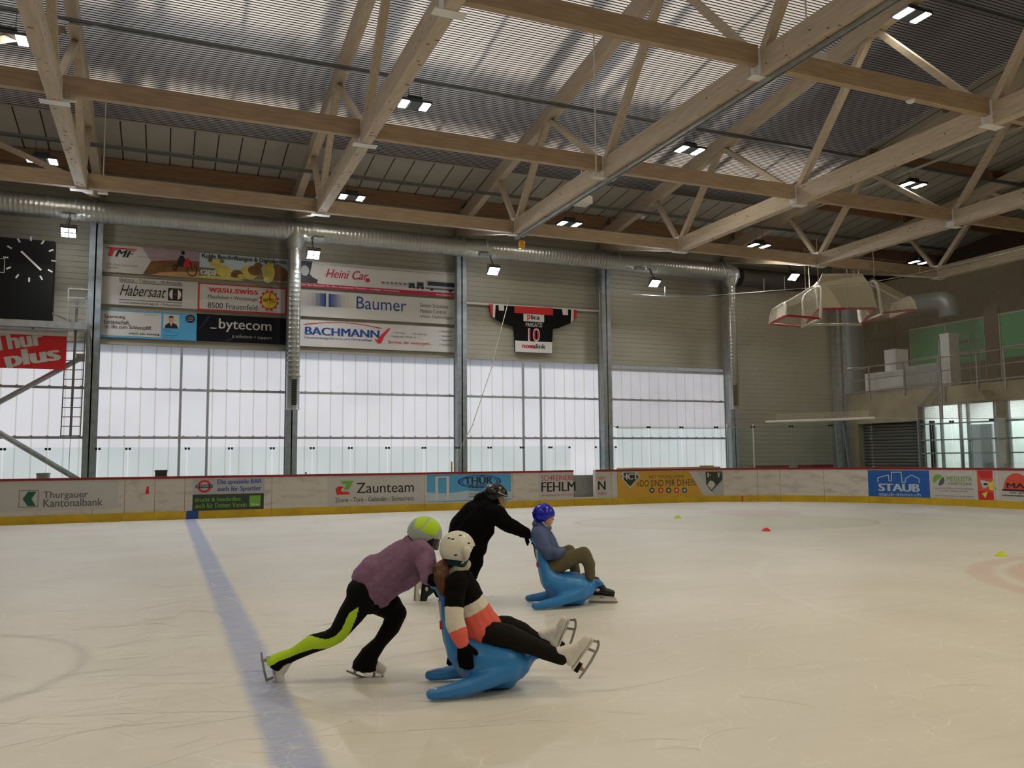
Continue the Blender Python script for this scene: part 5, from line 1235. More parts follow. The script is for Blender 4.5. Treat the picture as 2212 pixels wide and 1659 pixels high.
for i in range(23): m.f.append((2*i, 2*i+2, 2*i+3, 2*i+1)); m.m.append(0)
build('net_strip', m, 'goal_net', t)

# ------------------------------------------------------------------ goals hanging from the roof
def goal(P, heading, label, scale=1.0, tilt=0.0, D0=1.05, D1=0.5):
    """opening faces down; heading = horizontal direction from the crossbar side to the ground-frame side"""
    t = thing('hockey_goal', label, 'goal', P, 'hockey goals hung from the roof')
    h = V((math.cos(heading), math.sin(heading), 0)); w = V((-h.y, h.x, 0)); up = V((0, 0, 1))
    up2 = (up*math.cos(tilt)+h*math.sin(tilt)); h2 = (h*math.cos(tilt)-up*math.sin(tilt))
    F = lambda x, y, z: V(P)+(w*x+up2*y+h2*(0.61-z))*scale        # x across, y behind the mouth, z height of a standing goal
    HW, HH = 0.93, 1.22
    m = MB(); m.tube([F(-HW, 0, 0), F(-HW, 0, HH), F(HW, 0, HH), F(HW, 0, 0)], 0.042, 10); build('mouth_frame', m, 'goal_red', t, smooth='edge')
    arc = [F(-HW, 0, 0), F(-HW, D0*0.6, 0)]+[F(-HW+0.35*(1-math.cos(q)), D0*0.6+0.4*math.sin(q)*1.05, 0) for q in np.linspace(0.3, 1.57, 5)]
    arc2 = [F(HW-0.35*(1-math.cos(q)), D0*0.6+0.4*math.sin(q)*1.05, 0) for q in np.linspace(1.57, 0.3, 5)]+[F(HW, D0*0.6, 0), F(HW, 0, 0)]
    m = MB(); m.tube(arc+arc2, 0.05, 10); build('ground_frame', m, 'net_white', t, smooth='edge')
    ta = [F(-HW, 0, HH), F(-HW+0.05, D1*0.6, HH), F(-HW+0.3, D1, HH), F(HW-0.3, D1, HH), F(HW-0.05, D1*0.6, HH), F(HW, 0, HH)]
    m = MB(); m.tube(ta, 0.05, 10); build('top_frame', m, 'net_white', t, smooth='edge')
    m = MB(); m.tube([F(0, D0, 0), F(0, D1, HH), F(0, 0, HH)], 0.035, 8); build('centre_bar', m, 'net_white', t, smooth='edge')
    m = MB(); m.tube([F(-HW, -0.02, 0.02), F(HW, -0.02, 0.02)], 0.045, 8); build('padding', m, 'net_white', t, smooth='edge'); m = MB(); m.tube([F(-HW, 0.07, HH-0.05), F(HW, 0.07, HH-0.05)], 0.05, 8); build('padding', m, 'net_white', t, smooth='edge')
    m = MB(); m.uv = []
    rim0 = [F(-HW, 0, 0), F(-HW, D0*0.6, 0), F(-HW+0.3, D0, 0), F(HW-0.3, D0, 0), F(HW, D0*0.6, 0), F(HW, 0, 0)]
    k = len(rim0); cum0 = [0]
    for a, b_ in zip(rim0[:-1], rim0[1:]): cum0.append(cum0[-1]+(b_-a).length)
    for j in range(5):
        for i in range(k): m.v.append(rim0[i].lerp(ta[i], j/4)); m.uv.append((cum0[i], j*0.33))
    for j in range(4):
        for i in range(k-1): m.f.append((j*k+i, j*k+i+1, (j+1)*k+i+1, (j+1)*k+i)); m.m.append(0)
    o = len(m.v)
    for i in range(k): m.v.append(ta[i]); m.uv.append((cum0[i], 0)); 
    m.f.append(tuple(range(o, o+k))); m.m.append(0)
    build('goal_mesh', m, 'goal_net', t)
    for x in (-HW*0.7, HW*0.7):
        m = MB(); a = F(x, D0, 0.05); m.tube([a, V((a.x, a.y, 9.0))], 0.012, 6); build('hanging_rope', m, 'rope', t)
ang = math.atan2(_r.y, _r.x)                      # picture right
away = ang+math.pi/2
goal(pp(1815, 684, 28.9), away, 'hockey goal hung mouth down, widest and middle one of the three', 1.06, 0.26, 1.3, 1.22)
goal(pp(1716, 694, 28.9), ang, 'hockey goal hung mouth down, left one of the three', 0.95, 0.10, 1.35)
goal(pp(1916, 682, 28.9), ang+math.pi, 'hockey goal hung mouth down, right one of the three', 0.95, 0.10, 1.35)

# ------------------------------------------------------------------ cones on the ice
for px, py, mt, r, lab in ((1655, 1147, 'cone_red', 0.095, 'small flat red marker cone on the ice'), (1464, 1119, 'cone_yellow', 0.10, 'small flat yellow marker cone on the ice nearest the far boards'), (2163, 1201, 'cone_yellow', 0.09, 'small flat yellow marker cone beside the red circle at the right')):
    p = onZ(px, py); m = MB(); m.lathe(p, [(r, 0.0), (r, 0.012), (r*0.86, 0.02), (r*0.36, 0.065), (r*0.26, 0.065), (r*0.26, 0.05)], 20); solo('marker_cone', m, mt, lab, 'cone', 'flat marker cones on the ice', smooth='edge', loc=p)
# ------------------------------------------------------------------ soft forms: chains of tapered round sections, fused into one surface
def cap_mesh(mb, p, q, r1, r2, flat=None, seg=14):
    """round-ended tapered limb from p to q; flat = (axis, factor) squashes the section along an axis"""
    p, q = V(p), V(q); d = q-p; L = d.length
    if L < 1e-5: d = V((0, 0, 1)); n = d
    else: n = d/L
    a = n.cross(V((0, 0, 1)))
    if a.length < 0.1: a = n.cross(V((1, 0, 0)))
    a.normalize(); b = n.cross(a); o = len(mb.v); rings = []
    for i in range(5): th = math.pi/2*i/4; rings.append((p-n*(r1*math.cos(th)), r1*math.sin(th)))
    for i in range(5): th = math.pi/2*i/4; rings.append((q+n*(r2*math.sin(th)), r2*math.cos(th)))
    for c, r in rings:
        r = max(r, 1e-4)
        for k in range(seg):
            g = 2*math.pi*k/seg; w = a*(r*math.cos(g))+b*(r*math.sin(g))
            if flat: ax = V(flat[0]).normalized(); w = w-ax*(w.dot(ax)*(1-flat[1]))
            mb.v.append(c+w)
    for i in range(len(rings)-1):
        for k in range(seg):
            k2 = (k+1) % seg; mb.f.append((o+i*seg+k, o+i*seg+k2, o+(i+1)*seg+k2, o+(i+1)*seg+k)); mb.m.append(0)
    mb.f.append(tuple(o+k for k in reversed(range(seg)))); mb.m.append(0)
    mb.f.append(tuple(o+(len(rings)-1)*seg+k for k in range(seg))); mb.m.append(0)
class Blob:
    def __init__(s): s.mb = MB()
    def chain(s, pts, flat=None):
        for (p, r1), (q, r2) in zip(pts[:-1], pts[1:]): cap_mesh(s.mb, p, q, r1, r2, flat)
        return s
    def ell(s, c, r, R=None): s.mb.ell(c, r, 0, 18, 12, R); return s
    def build(s, name, mats, parent, voxel=0.012, smooth=4, paint=None, fold=0.0, fscale=14.0, keep=None, label=None):
        me = bpy.data.meshes.new(name); me.from_pydata([v[:] for v in s.mb.v], [], s.mb.f); me.update()
        ob = bpy.data.objects.new('soft_form', me); C.objects.link(ob)
        r = ob.modifiers.new('r', 'REMESH'); r.mode = 'VOXEL'; r.voxel_size = voxel
        if smooth: q = ob.modifiers.new('s', 'SMOOTH'); q.factor = 0.5; q.iterations = smooth
        bpy.context.view_layer.update()
        m2 = bpy.data.meshes.new_from_object(ob.evaluated_get(bpy.context.evaluated_depsgraph_get()))
        bpy.data.objects.remove(ob); bpy.data.meshes.remove(me)
        if fold:
            nn = [v.normal.copy() for v in m2.vertices]
            for v, n in zip(m2.vertices, nn):
                f = noise.noise(v.co*fscale)+0.5*noise.noise(v.co*fscale*2.3)
                v.co += n*(f*fold)
        if keep:
            bm = bmesh.new(); bm.from_mesh(m2); bmesh.ops.delete(bm, geom=[v for v in bm.verts if not keep(v.co)], context='VERTS'); bm.to_mesh(m2); bm.free()
        mats = mats if isinstance(mats, (list, tuple)) else [mats]
        if paint:
            for p in m2.polygons: p.material_index = paint(p.center.copy(), p.normal.copy())
        org = ORG[parent.name]
        for v in m2.vertices: v.co -= org
        m2.update()
        o = build(name, None, mats, parent, True, label, me=m2)
        return o
def frame(f, u):
    f = V(f).normalized(); s = f.cross(V(u)).normalized(); u = s.cross(f)      # forward, side (right), up
    return f, s, u

def head(B, c, f, u, k=1.0):
    """skull, jaw, nose, ears, brow: head centre c, looking along f"""
    f, s, u = frame(f, u); c = V(c); P = lambda a, b, d: c+f*(a*k)+s*(b*k)+u*(d*k)
    R = Matrix((s, f, u)).transposed()
    B.ell(P(-0.01, 0, 0.02), (0.072*k, 0.092*k, 0.095*k), R); B.ell(P(0.025, 0, -0.045), (0.055*k, 0.062*k, 0.065*k), R)
    B.chain([(P(0.055, 0, -0.085), 0.022*k), (P(0.03, 0, -0.095), 0.03*k)])
    B.chain([(P(0.078, 0, 0.012), 0.010*k), (P(0.098, 0, -0.018), 0.0125*k), (P(0.086, 0, -0.028), 0.013*k)])
    for q in (-1, 1):
        B.ell(P(-0.005, q*0.075, -0.01), (0.012*k, 0.022*k, 0.033*k), R); B.chain([(P(0.072, q*0.012, 0.03), 0.012*k), (P(0.062, q*0.045, 0.028), 0.012*k)]); B.ell(P(0.052, q*0.034, -0.028), (0.022*k, 0.02*k, 0.02*k), R)
    B.chain([(P(0.078, -0.016, -0.058), 0.009*k), (P(0.082, 0.016, -0.058), 0.009*k)])
    eyes = [P(0.077, q*0.031, 0.008) for q in (-1, 1)]; mouth = P(0.086, 0, -0.058)
    def paint(p, n):
        if min((p-e).length for e in eyes) < 0.0105*k: return 2
        d = p-mouth
        if abs(d.dot(u)) < 0.008*k and abs(d.dot(s)) < 0.024*k and d.dot(f) > -0.02*k: return 1
        return 0
    return paint, P
def glove(parent, wrist, direc, palm_n, thumb_side, curl=0.9, k=1.0, mats='black_cloth', name='glove', cuff=0.02):
    """palm, four unequal bent fingers and a thumb from the side of the palm"""
    d, s, n = frame(direc, palm_n)              # n points to the back of the hand
    s = s*thumb_side; w = V(wrist); P = lambda a, b, c_: w+d*(a*k)+s*(b*k)+n*(c_*k)
    B = Blob()
    B.chain([(P(-cuff, 0, 0), 0.031*k), (P(0.01, 0, 0), 0.033*k)], (n, 0.85))
    for b in (-0.026, -0.009, 0.009, 0.026): B.chain([(P(0.0, b*0.6, 0), 0.019*k), (P(0.085, b*1.15, 0), 0.0165*k)], (n, 0.85))
    for b, L, c0 in ((0.031, 0.072, 0.9), (0.0105, 0.082, 1.0), (-0.0105, 0.077, 1.05), (-0.031, 0.060, 1.15)):
        p = P(0.088, b, 0); a = 0.25*curl*c0; pts = [(p, 0.0125*k)]
        for seg_, r in ((0.45, 0.012), (0.32, 0.0115), (0.23, 0.0105)):
            dd = d*math.cos(a)-n*math.sin(a); p = p+dd*(L*seg_*k); pts.append((p, r*k)); a += 0.75*curl*c0
        B.chain(pts)
    p0 = P(0.028, 0.030, -0.006); p1 = P(0.058, 0.056, -0.022); p2 = P(0.082, 0.062, -0.036-0.012*curl); p3 = P(0.10, 0.056, -0.048-0.02*curl)
    B.chain([(p0, 0.018*k), (p1, 0.0145*k), (p2, 0.013*k), (p3, 0.0115*k)])
    return B.build(name, mats, parent, voxel=0.0055, smooth=2)
def helmet(parent, c, f, u, rad, mats, paint, brow=0.25, nape=-0.55, ear=-0.35, name='helmet', thick=0.012, extra=None):
    """shell open at face and below: rad = (side, fore-aft, up)"""
    f, s, u = frame(f, u); c = V(c); m = MB(); NS, NR = 96, 48
    def lim(ph):                                  # lower rim height (fraction of up radius) by heading
        cs = math.cos(ph)                         # 1 front, -1 back
        if cs > 0.55: return brow
        if cs > 0.05: return brow+(ear-brow)*((0.55-cs)/0.5)
        return ear+(nape-ear)*((0.05-cs)/1.05)
    for sh in (1.0, 1.0-thick/rad[0]):
        for i in range(NR+1):
            for k in range(NS):
                ph = 2*math.pi*k/NS; zl = lim(ph); th = (math.pi/2-math.asin(max(-0.95, zl)))*i/NR
                m.v.append(c+f*(rad[1]*sh*math.sin(th)*math.cos(ph))+s*(rad[0]*sh*math.sin(th)*math.sin(ph))+u*(rad[2]*sh*math.cos(th)))
    o = (NR+1)*NS
    for i in range(NR):
        for k in range(NS):
            k2 = (k+1) % NS; m.f.append((i*NS+k, (i+1)*NS+k, (i+1)*NS+k2, i*NS+k2)); m.m.append(0); m.f.append((o+i*NS+k, o+i*NS+k2, o+(i+1)*NS+k2, o+(i+1)*NS+k)); m.m.append(0)
    for k in range(NS):
        k2 = (k+1) % NS; m.f.append((NR*NS+k, o+NR*NS+k, o+NR*NS+k2, NR*NS+k2)); m.m.append(0)
    for i, fc in enumerate(m.f):
        q = sum((m.v[j] for j in fc), V())/len(fc)-c
        m.m[i] = paint(q.dot(f)/rad[1], q.dot(s)/rad[0], q.dot(u)/rad[2])
    return build(name, m, mats, parent, 'edge')

def skate(parent, heel, toe_dir, up_dir, kind='figure', k=1.0, name='ice_skate', shin=None):
    """heel = under the heel of the sole; toe_dir along the sole; up_dir away from the ice"""
    f, s, u = frame(toe_dir, up_dir); h = V(heel); P = lambda a, b, c_: h+f*(a*k)+s*(b*k)+u*(c_*k)
    mt = 'skate_white' if kind == 'figure' else 'skate_black'
    B = Blob(); B.chain([(P(0.02, 0, 0.055), 0.036*k), (P(0.09, 0, 0.05), 0.036*k), (P(0.17, 0, 0.042), 0.041*k), (P(0.215, 0, 0.036), 0.034*k)]); sh_ = V(shin).normalized() if shin else u; an = P(0.045, 0, 0.095); B.chain([(P(0.025, 0, 0.05), 0.037*k), (an, 0.039*k), (an+sh_*(0.07*k), 0.041*k)]).chain([(an+sh_*(0.04*k)+f*(0.02*k), 0.040*k), (P(0.12, 0, 0.08), 0.036*k)])
    b = B.build(name, mt, parent, voxel=0.008, smooth=3)
    m = MB(); prof = [(-0.015, -0.03), (0.10, -0.034), (0.2, -0.038), (0.245, 0.0), (0.245, 0.012), (-0.02, 0.018)]
    m.prism([P(-0.02, -0.034, 0.012), P(0.24, -0.034, 0.0), P(0.24, -0.034, 0.010), P(0.1, -0.034, 0.018), P(-0.02, -0.034, 0.024)], s*(0.068*k))
    build('sole', m, mt, b)
    if kind == 'figure':
        m = MB(); m.prism([P(-0.022, -0.027, -0.022), P(0.04, -0.027, -0.022), P(0.055, -0.027, 0.012), P(-0.022, -0.027, 0.016)], s*(0.054*k)); build('heel_block', m, 'charcoal' if parent == globals().get('t2') else mt, b)
    m = MB()
    if kind == 'figure':
        w = s*(0.006*k)
        arc = [(-0.055, -0.068), (0.0, -0.074), (0.1, -0.078), (0.19, -0.074), (0.235, -0.062), (0.258, -0.042)]
        top = [(0.250, -0.028), (0.225, -0.046), (0.19, -0.056), (0.1, -0.060), (0.0, -0.057), (-0.055, -0.054)]
        m.prism([P(a, -0.003, c_) for a, c_ in arc+top], w)
        m.prism([P(-0.005, -0.003, -0.022), P(0.035, -0.003, -0.022), P(0.022, -0.003, -0.06), P(0.004, -0.003, -0.06)], w)
        m.prism([P(0.15, -0.003, 0.006), P(0.172, -0.003, 0.004), P(0.182, -0.003, -0.06), P(0.162, -0.003, -0.06)], w)
        m.prism([P(0.222, -0.003, 0.0), P(0.238, -0.003, 0.0), P(0.252, -0.003, -0.04), P(0.236, -0.003, -0.05)], w)
        m.prism([P(-0.02, -0.02, -0.022), P(0.05, -0.02, -0.022), P(0.05, -0.02, -0.027), P(-0.02, -0.02, -0.027)], s*(0.04*k)); m.prism([P(0.13, -0.022, 0.005), P(0.24, -0.022, 0.0), P(0.24, -0.022, -0.005), P(0.13, -0.022, 0.0)], s*(0.044*k))
        build('blade', m, 'blade_steel', b)
    else:
        m.prism([P(-0.03, -0.012, -0.05), P(0.27, -0.012, -0.05), P(0.262, -0.012, -0.02), P(0.23, -0.012, 0.002), P(0.15, -0.012, 0.004), P(0.125, -0.012, -0.022), P(0.085, -0.012, -0.022), P(0.07, -0.012, 0.014), P(-0.01, -0.012, 0.016), P(-0.025, -0.012, -0.02)], s*(0.024*k)); build('blade_holder', m, 'white', b)
        m = MB(); m.prism([P(-0.035, -0.0025, -0.05), P(0.272, -0.0025, -0.05), P(0.28, -0.0025, -0.062), P(0.255, -0.0025, -0.074), P(-0.02, -0.0025, -0.074), P(-0.045, -0.0025, -0.062)], s*(0.005*k)); build('blade', m, 'blade_steel', b)
        m = MB()
        for q in (-1, 1): m.ell(P(0.06, q*0.046, 0.07), (0.03*k, 0.006*k, 0.016*k), 0, 10, 6, Matrix((f, s, u)).transposed())
        build('side_logo', m, 'reflect', b)
    m = MB()
    for i in range(6):
        t = i/5; c0 = V((0.138-0.05*t, 0, 0.082+0.085*t)); m.tube([P(c0.x-0.018, -0.022, c0.z-0.012), P(c0.x-0.004, 0, c0.z-0.002), P(c0.x-0.018, 0.022, c0.z-0.012)], 0.004*k, 5)
    build('lace', m, 'lace_white' if kind == 'figure' else 'coat_white', b)
    return b
LEFT = _r; AX = CR
def toward(): return V((-_d.x, -_d.y, 0)).normalized()      # horizontally towards the photographer

# ------------------------------------------------------------------ seal-shaped skating aids
def make_seal(P0, hd, k, label):
    t = thing('seal_skating_aid', label, 'skating aid', P0, 'blue seal skating aids')
    h = V((hd[0], hd[1], 0)).normalized(); l = V((-h.y, h.x, 0)); P = lambda a, z, b=0.0: V(P0)+h*(a*k)+l*(b*k)+V((0, 0, z*k))
    B = Blob()
    B.chain([(P(-0.44, 0.705), 0.026), (P(-0.405, 0.715), 0.04), (P(-0.385, 0.715), 0.045)])
    B.chain([(P(-0.395, 0.715), 0.048*k), (P(-0.365, 0.64), 0.040*k), (P(-0.345, 0.55), 0.048*k), (P(-0.325, 0.45), 0.062*k), (P(-0.295, 0.35), 0.08*k), (P(-0.24, 0.26), 0.11*k), (P(-0.16, 0.21), 0.15*k), (P(0.0, 0.195), 0.163*k), (P(0.09, 0.18), 0.145*k), (P(0.165, 0.195), 0.092*k), (P(0.235, 0.22), 0.055*k), (P(0.29, 0.235), 0.03*k)])
    for b in (-0.07, 0.07): B.chain([(P(-0.345, 0.55, b*0.4), 0.04*k), (P(-0.31, 0.40, b*0.8), 0.06*k), (P(-0.25, 0.27, b), 0.10*k), (P(-0.12, 0.205, b), 0.14*k), (P(0.04, 0.185, b), 0.14*k), (P(0.13, 0.175, b*0.7), 0.10*k)])
    for b in (-1, 1): B.chain([(P(0.25, 0.225, 0.03*b), 0.04*k), (P(0.30, 0.232, 0.08*b), 0.024*k)])
    for b in (-1, 1):
        B.chain([(P(0.06, 0.16, 0.13*b), 0.085*k), (P(-0.08, 0.115, 0.18*b), 0.075*k), (P(-0.22, 0.075, 0.215*b), 0.062*k), (P(-0.36, 0.052, 0.235*b), 0.05*k), (P(-0.45, 0.044, 0.24*b), 0.042*k)], (V((0, 0, 1)), 0.9))
    B.chain([(P(-0.1, 0.06), 0.06*k), (P(0.08, 0.05), 0.05*k)], (l, 1.9))
    B.build('seal_body', 'seal_blue', t, voxel=0.011, smooth=8, keep=None)
    m = MB(); m.obox(P(-0.384, 0.54), l*(0.03*k), h*0.012, V((0, 0, 0.06*k))-h*(0.008*k)); build('chest_sticker', m, 'sticker_grey', t)
    m = MB(); m.obox(P(-0.380, 0.435), l*(0.03*k), h*0.012, V((0, 0, 0.024*k))-h*(0.001*k)); build('red_sticker', m, 'ink_red', t)
    for b in (-1, 1):
        m = MB(); m.ell(P(-0.42, 0.735, 0.034*b), 0.009*k); build('eye', m, 'eye_dark', t, smooth=True)
        m = MB(); zz = 0.083
        for a_, b_ in ((-0.44, 0.235), (-0.425, 0.25), (-0.452, 0.222), (-0.40, 0.245)): m.ell(P(a_, 0.0785, b_*b), (0.013*k, 0.010*k, 0.005*k))
        build('flipper_mark', m, 'white', t)
    return t, P
HD = (_r+V((_d.x, _d.y, 0)).normalized()*0.12).normalized()
s1c = onZ(1074, 1486.5)
seal1, S1 = make_seal(s1c, HD, 1.0, 'blue plastic seal skating aid ridden by the child in the white helmet')
s2c = onZ(1238, 1306.5)
seal2, S2 = make_seal(s2c, HD, 0.99, 'blue plastic seal skating aid ridden by the boy in the blue helmet')

# ------------------------------------------------------------------ skater in the mauve fleece, pushing the near seal
D1 = 5.98
def q5(x, y, d=D1): return pp(540+x/4.148, 1100+y/4.148, d)
t1 = thing('person', 'skater in mauve fleece and neon-striped black leggings pushing the near seal', 'person', onZ(790, 1474))
tw = toward()
rear = [(q5(1010, 790, 5.90), 0.108), (q5(905, 940, 5.88), 0.092), (q5(785, 1115, 5.88), 0.066), (q5(700, 1165, 5.88), 0.062), (q5(560, 1205, 5.89), 0.066), (q5(400, 1295, 5.90), 0.048), (q5(280, 1345, 5.90), 0.056), (q5(228, 1378, 5.90), 0.066)]
front = [(q5(1130, 790, 6.08), 0.12), (q5(1245, 865, 6.10), 0.098), (q5(1318, 930, 6.10), 0.072), (q5(1262, 1055, 6.10), 0.069), (q5(1165, 1190, 6.04), 0.052), (q5(1068, 1305, 6.0), 0.070), (q5(1030, 1400, 5.99), 0.092)]
B = Blob(); B.chain(rear); B.chain(front); B.chain([(q5(1000, 740, 5.9), 0.11), (q5(1100, 770, 6.06), 0.115)]); B.chain([(q5(1070, 710), 0.12), (q5(1070, 790), 0.12)])
def limb_param(ch, p):
    best = (1e9, 0, None); tot = sum((b[0]-a[0]).length for a, b in zip(ch[:-1], ch[1:])); acc = 0
    for (a, ra), (b, rb) in zip(ch[:-1], ch[1:]):
        d = b-a; L = d.length; k = max(0, min(1, (p-a).dot(d)/L/L)); c = a+d*k; dd = (p-c).length
        if dd < best[0]: best = (dd, (acc+k*L)/tot, (p-c, d/L, ra+(rb-ra)*k))
        acc += L
    return best
def hem_cut(*hems):
    def keep(p):
        for c, d in hems:
            if (p-c).dot(d) > 0 and (p-c).length < 0.16: return False
        return True
    return keep
hem1 = hem_cut((q5(205, 1400, 5.90), (q5(190, 1440, 5.9)-q5(245, 1365, 5.9)).normalized()), (q5(1035, 1425, 6.0), (q5(1030, 1500, 6.0)-q5(1045, 1400, 6.0)).normalized()))
def stripe(p, n):
    r_, f_ = limb_param(rear, p), limb_param(front, p)
    if r_[0] < f_[0]:
        k, (o, d, r) = r_[1], r_[2]; upn = tw.cross(d)                 # up/forward side of the limb
        if upn.z < 0: upn = -upn
        v = o.dot(upn)/r; z = o.dot(tw)/r
        lo = float(np.interp(k, (0.06, 0.16, 0.30, 0.45, 0.60, 0.78, 1.0), (-0.2, -0.55, -0.9, -1.1, -0.45, -0.1, 0.05)))
        hi = float(np.interp(k, (0.06, 0.16, 0.30, 0.45, 0.60, 0.78, 1.0), (-0.2, 0.1, -0.15, 0.1, 0.9, 1.2, 1.2)))
        return 1 if (lo < v < hi and z > -0.35 and k > 0.06) else 0
    k, (o, d, r) = f_[1], f_[2]; bk = -(V((_r.x, _r.y, 0)))
    return 1 if (0.5 < k < 0.86 and o.dot(bk)/r > 0.68) else 0
B.build('leggings', ['black_legging', 'neon'], t1, voxel=0.0065, smooth=5, paint=stripe, keep=hem1)
sh = q5(1520, 375, 5.86); fsh = q5(1490, 350, 6.16)
B = Blob(); FL = (tw, 1.25)
B.chain([(q5(1075, 720), 0.135), (q5(1150, 640), 0.14), (q5(1270, 530), 0.148), (q5(1390, 440), 0.14), (q5(1470, 385), 0.115), (q5(1500, 320), 0.075)], FL)
B.chain([(q5(1040, 730), 0.12), (q5(1165, 780), 0.085), (q5(1215, 835), 0.03)], FL); B.chain([(q5(985, 688), 0.058), (q5(1035, 600), 0.095), (q5(1120, 520), 0.10)], (tw, 1.7)); B.chain([(q5(960, 690), 0.035), (q5(1060, 720), 0.06)], (tw, 2.2))
B.chain([(q5(1215, 820), 0.03), (q5(1290, 710), 0.055), (q5(1410, 660), 0.05), (q5(1480, 600), 0.06)], (tw, 1.8)); B.chain([(q5(1250, 700), 0.07), (q5(1340, 620), 0.09)], FL)
B.chain([(sh, 0.085), (q5(1570, 430, 5.84), 0.078), (q5(1590, 530, 5.74), 0.068), (q5(1600, 605, 5.70), 0.058)]); B.chain([(fsh, 0.08), (q5(1560, 480, 6.2), 0.068), (q5(1600, 600, 6.2), 0.056)])
B.chain([(q5(1440, 300), 0.06), (q5(1540, 330), 0.06)], FL)
B.build('fleece_jacket', 'fleece', t1, voxel=0.010, smooth=5, fold=0.007, fscale=11)
B = Blob(); B.chain([(q5(1595, 590, 5.70), 0.045), (q5(1640, 645, 5.66), 0.038), (q5(1680, 655, 5.64), 0.034)]); B.chain([(q5(1590, 590, 6.2), 0.04), (q5(1640, 640, 6.0), 0.034), (q5(1680, 650, 5.88), 0.032)])
hc = q5(1565, 215); fdir = (q5(1790, 330)-q5(1600, 235)).normalized(); udir = (q5(1590, 80)-q5(1545, 330)).normalized()
B2 = Blob(); pnt, HP = head(B2, hc-udir*0.01, fdir, udir, 0.98)
B2.chain([(q5(1500, 330), 0.055), (q5(1540, 260), 0.058)]); B2.chain([(q5(1490, 380), 0.09), (q5(1200, 600), 0.11), (q5(1060, 740), 0.1)], FL)
for ch in (rear, front): B2.chain([(p, r*0.62) for p, r in ch])
B2.build('body', ['skin', 'lip', 'eye_dark'], t1, voxel=0.0085, smooth=2, paint=pnt)
B.build('undershirt_sleeve', 'black_cloth', t1, voxel=0.008, smooth=3, fold=0.002)
glove(t1, q5(1672, 652, 5.64), (q5(1750, 700, 5.68)-q5(1672, 652, 5.64)), (0, 0, 1), -1, 1.1, 0.95); glove(t1, q5(1672, 650, 5.88), (q5(1750, 690, 5.80)-q5(1672, 650, 5.88)), (0, 0, 1), 1, 1.1, 0.95)
B = Blob(); B.ell(hc-fdir*0.015-udir*0.075, (0.078, 0.078, 0.05)); B.chain([(HP(0.055, 0, -0.075), 0.045), (HP(-0.02, 0, -0.11), 0.06)]); B.build('neck_gaiter', 'black_cloth', t1, voxel=0.008, smooth=3)
def hp1(a, s, u):
    if u > 0.22+0.25*max(0, a)**2 and abs(s) > 0.10 and -0.72 < a < 0.62 and not (-0.27 < a-0.25*(u-0.6) < -0.15): return 1
    return 0
helmet(t1, hc, fdir, udir, (0.108, 0.128, 0.122), ['helmet_grey', 'neon'], hp1, brow=0.12, nape=-0.42, ear=-0.62)
m = MB(); 
for i in range(9):
    for j in range(3):
        a = -1.15+2.3*i/8; m.v.append(HP(0.0, 0, 0.0)+fdir*(0.123*math.cos(a))+fdir.cross(udir)*(0.098*math.sin(a))+udir*(0.016-0.036*j))
for i in range(8):
    for j in range(2): m.f.append((i*3+j, i*3+j+1, i*3+j+4, i*3+j+3)); m.m.append(0)
build('goggles', m, 'visor', t1, smooth=True)
dn = (q5(205, 1585, 5.9)-q5(145, 1300, 5.9)).normalized(); solen = (q5(90, 1450, 5.9)-q5(230, 1430, 5.9)).normalized()
skate(t1, q5(180, 1328, 5.9), dn, -solen, 'figure', 0.88, shin=rear[-3][0]-rear[-1][0])
dn = (q5(1195, 1480, 6.0)-q5(945, 1399, 6.0)).normalized(); skate(t1, q5(945, 1399, 6.0), dn, V((0, 0, 1)), 'figure', 0.90, shin=front[-3][0]-front[-1][0])

# ------------------------------------------------------------------ child in the white helmet, riding the near seal
D2 = 5.74
def q6(x, y, d=D2): return pp(880+x/4.367, 1140+y/4.367, d)
t2 = thing('person', 'child in white helmet and coral hemmed jacket riding the near seal', 'person', S1(-0.05, 0.36))
nearleg = [(q6(815, 1010, 5.63), 0.088), (q6(950, 1030, 5.61), 0.085), (q6(1130, 1095, 5.60), 0.066), (q6(1300, 1165, 5.60), 0.056), (q6(1450, 1225, 5.60), 0.05)]
farleg = [(q6(800, 960, 5.85), 0.092), (q6(950, 930, 5.88), 0.075), (q6(1065, 965, 5.90), 0.062), (q6(1190, 1040, 5.91), 0.05), (q6(1300, 1085, 5.91), 0.046)]
B = Blob(); B.chain(nearleg); B.chain(farleg); B.chain([(q6(760, 1010, 5.65), 0.09), (q6(760, 990, 5.83), 0.09)]); B.build('trousers', 'charcoal', t2, voxel=0.010, smooth=4, fold=0.005, fscale=16)
FT = (tw, 1.2)
torso = [(q6(690, 950), 0.15), (q6(650, 850), 0.13), (q6(590, 720), 0.115), (q6(530, 590), 0.115), (q6(500, 500), 0.095), (q6(485, 430), 0.065)]
B = Blob(); B.chain(torso, FT); B.chain([(q6(760, 930), 0.085), (q6(720, 820), 0.075), (q6(600, 640), 0.06)], FT); B.chain([(q6(720, 790), 0.03), (q6(708, 700), 0.012)], FT); B.chain([(q6(620, 1020), 0.11), (q6(730, 970), 0.115)], FT)
sh2 = q6(470, 510, 5.59)
arm = [(sh2, 0.075), (q6(452, 640, 5.54), 0.066), (q6(440, 780, 5.50), 0.066), (q6(450, 900, 5.48), 0.066), (q6(490, 1010, 5.46), 0.057), (q6(518, 1075, 5.45), 0.048)]
farm = [(q6(520, 500, 5.85), 0.07), (q6(520, 700, 5.93), 0.058), (q6(500, 900, 5.95), 0.052), (q6(470, 1080, 5.95), 0.045)]
B.chain(arm); B.chain(farm)
axis0, axis1 = q6(690, 960), q6(500, 480)
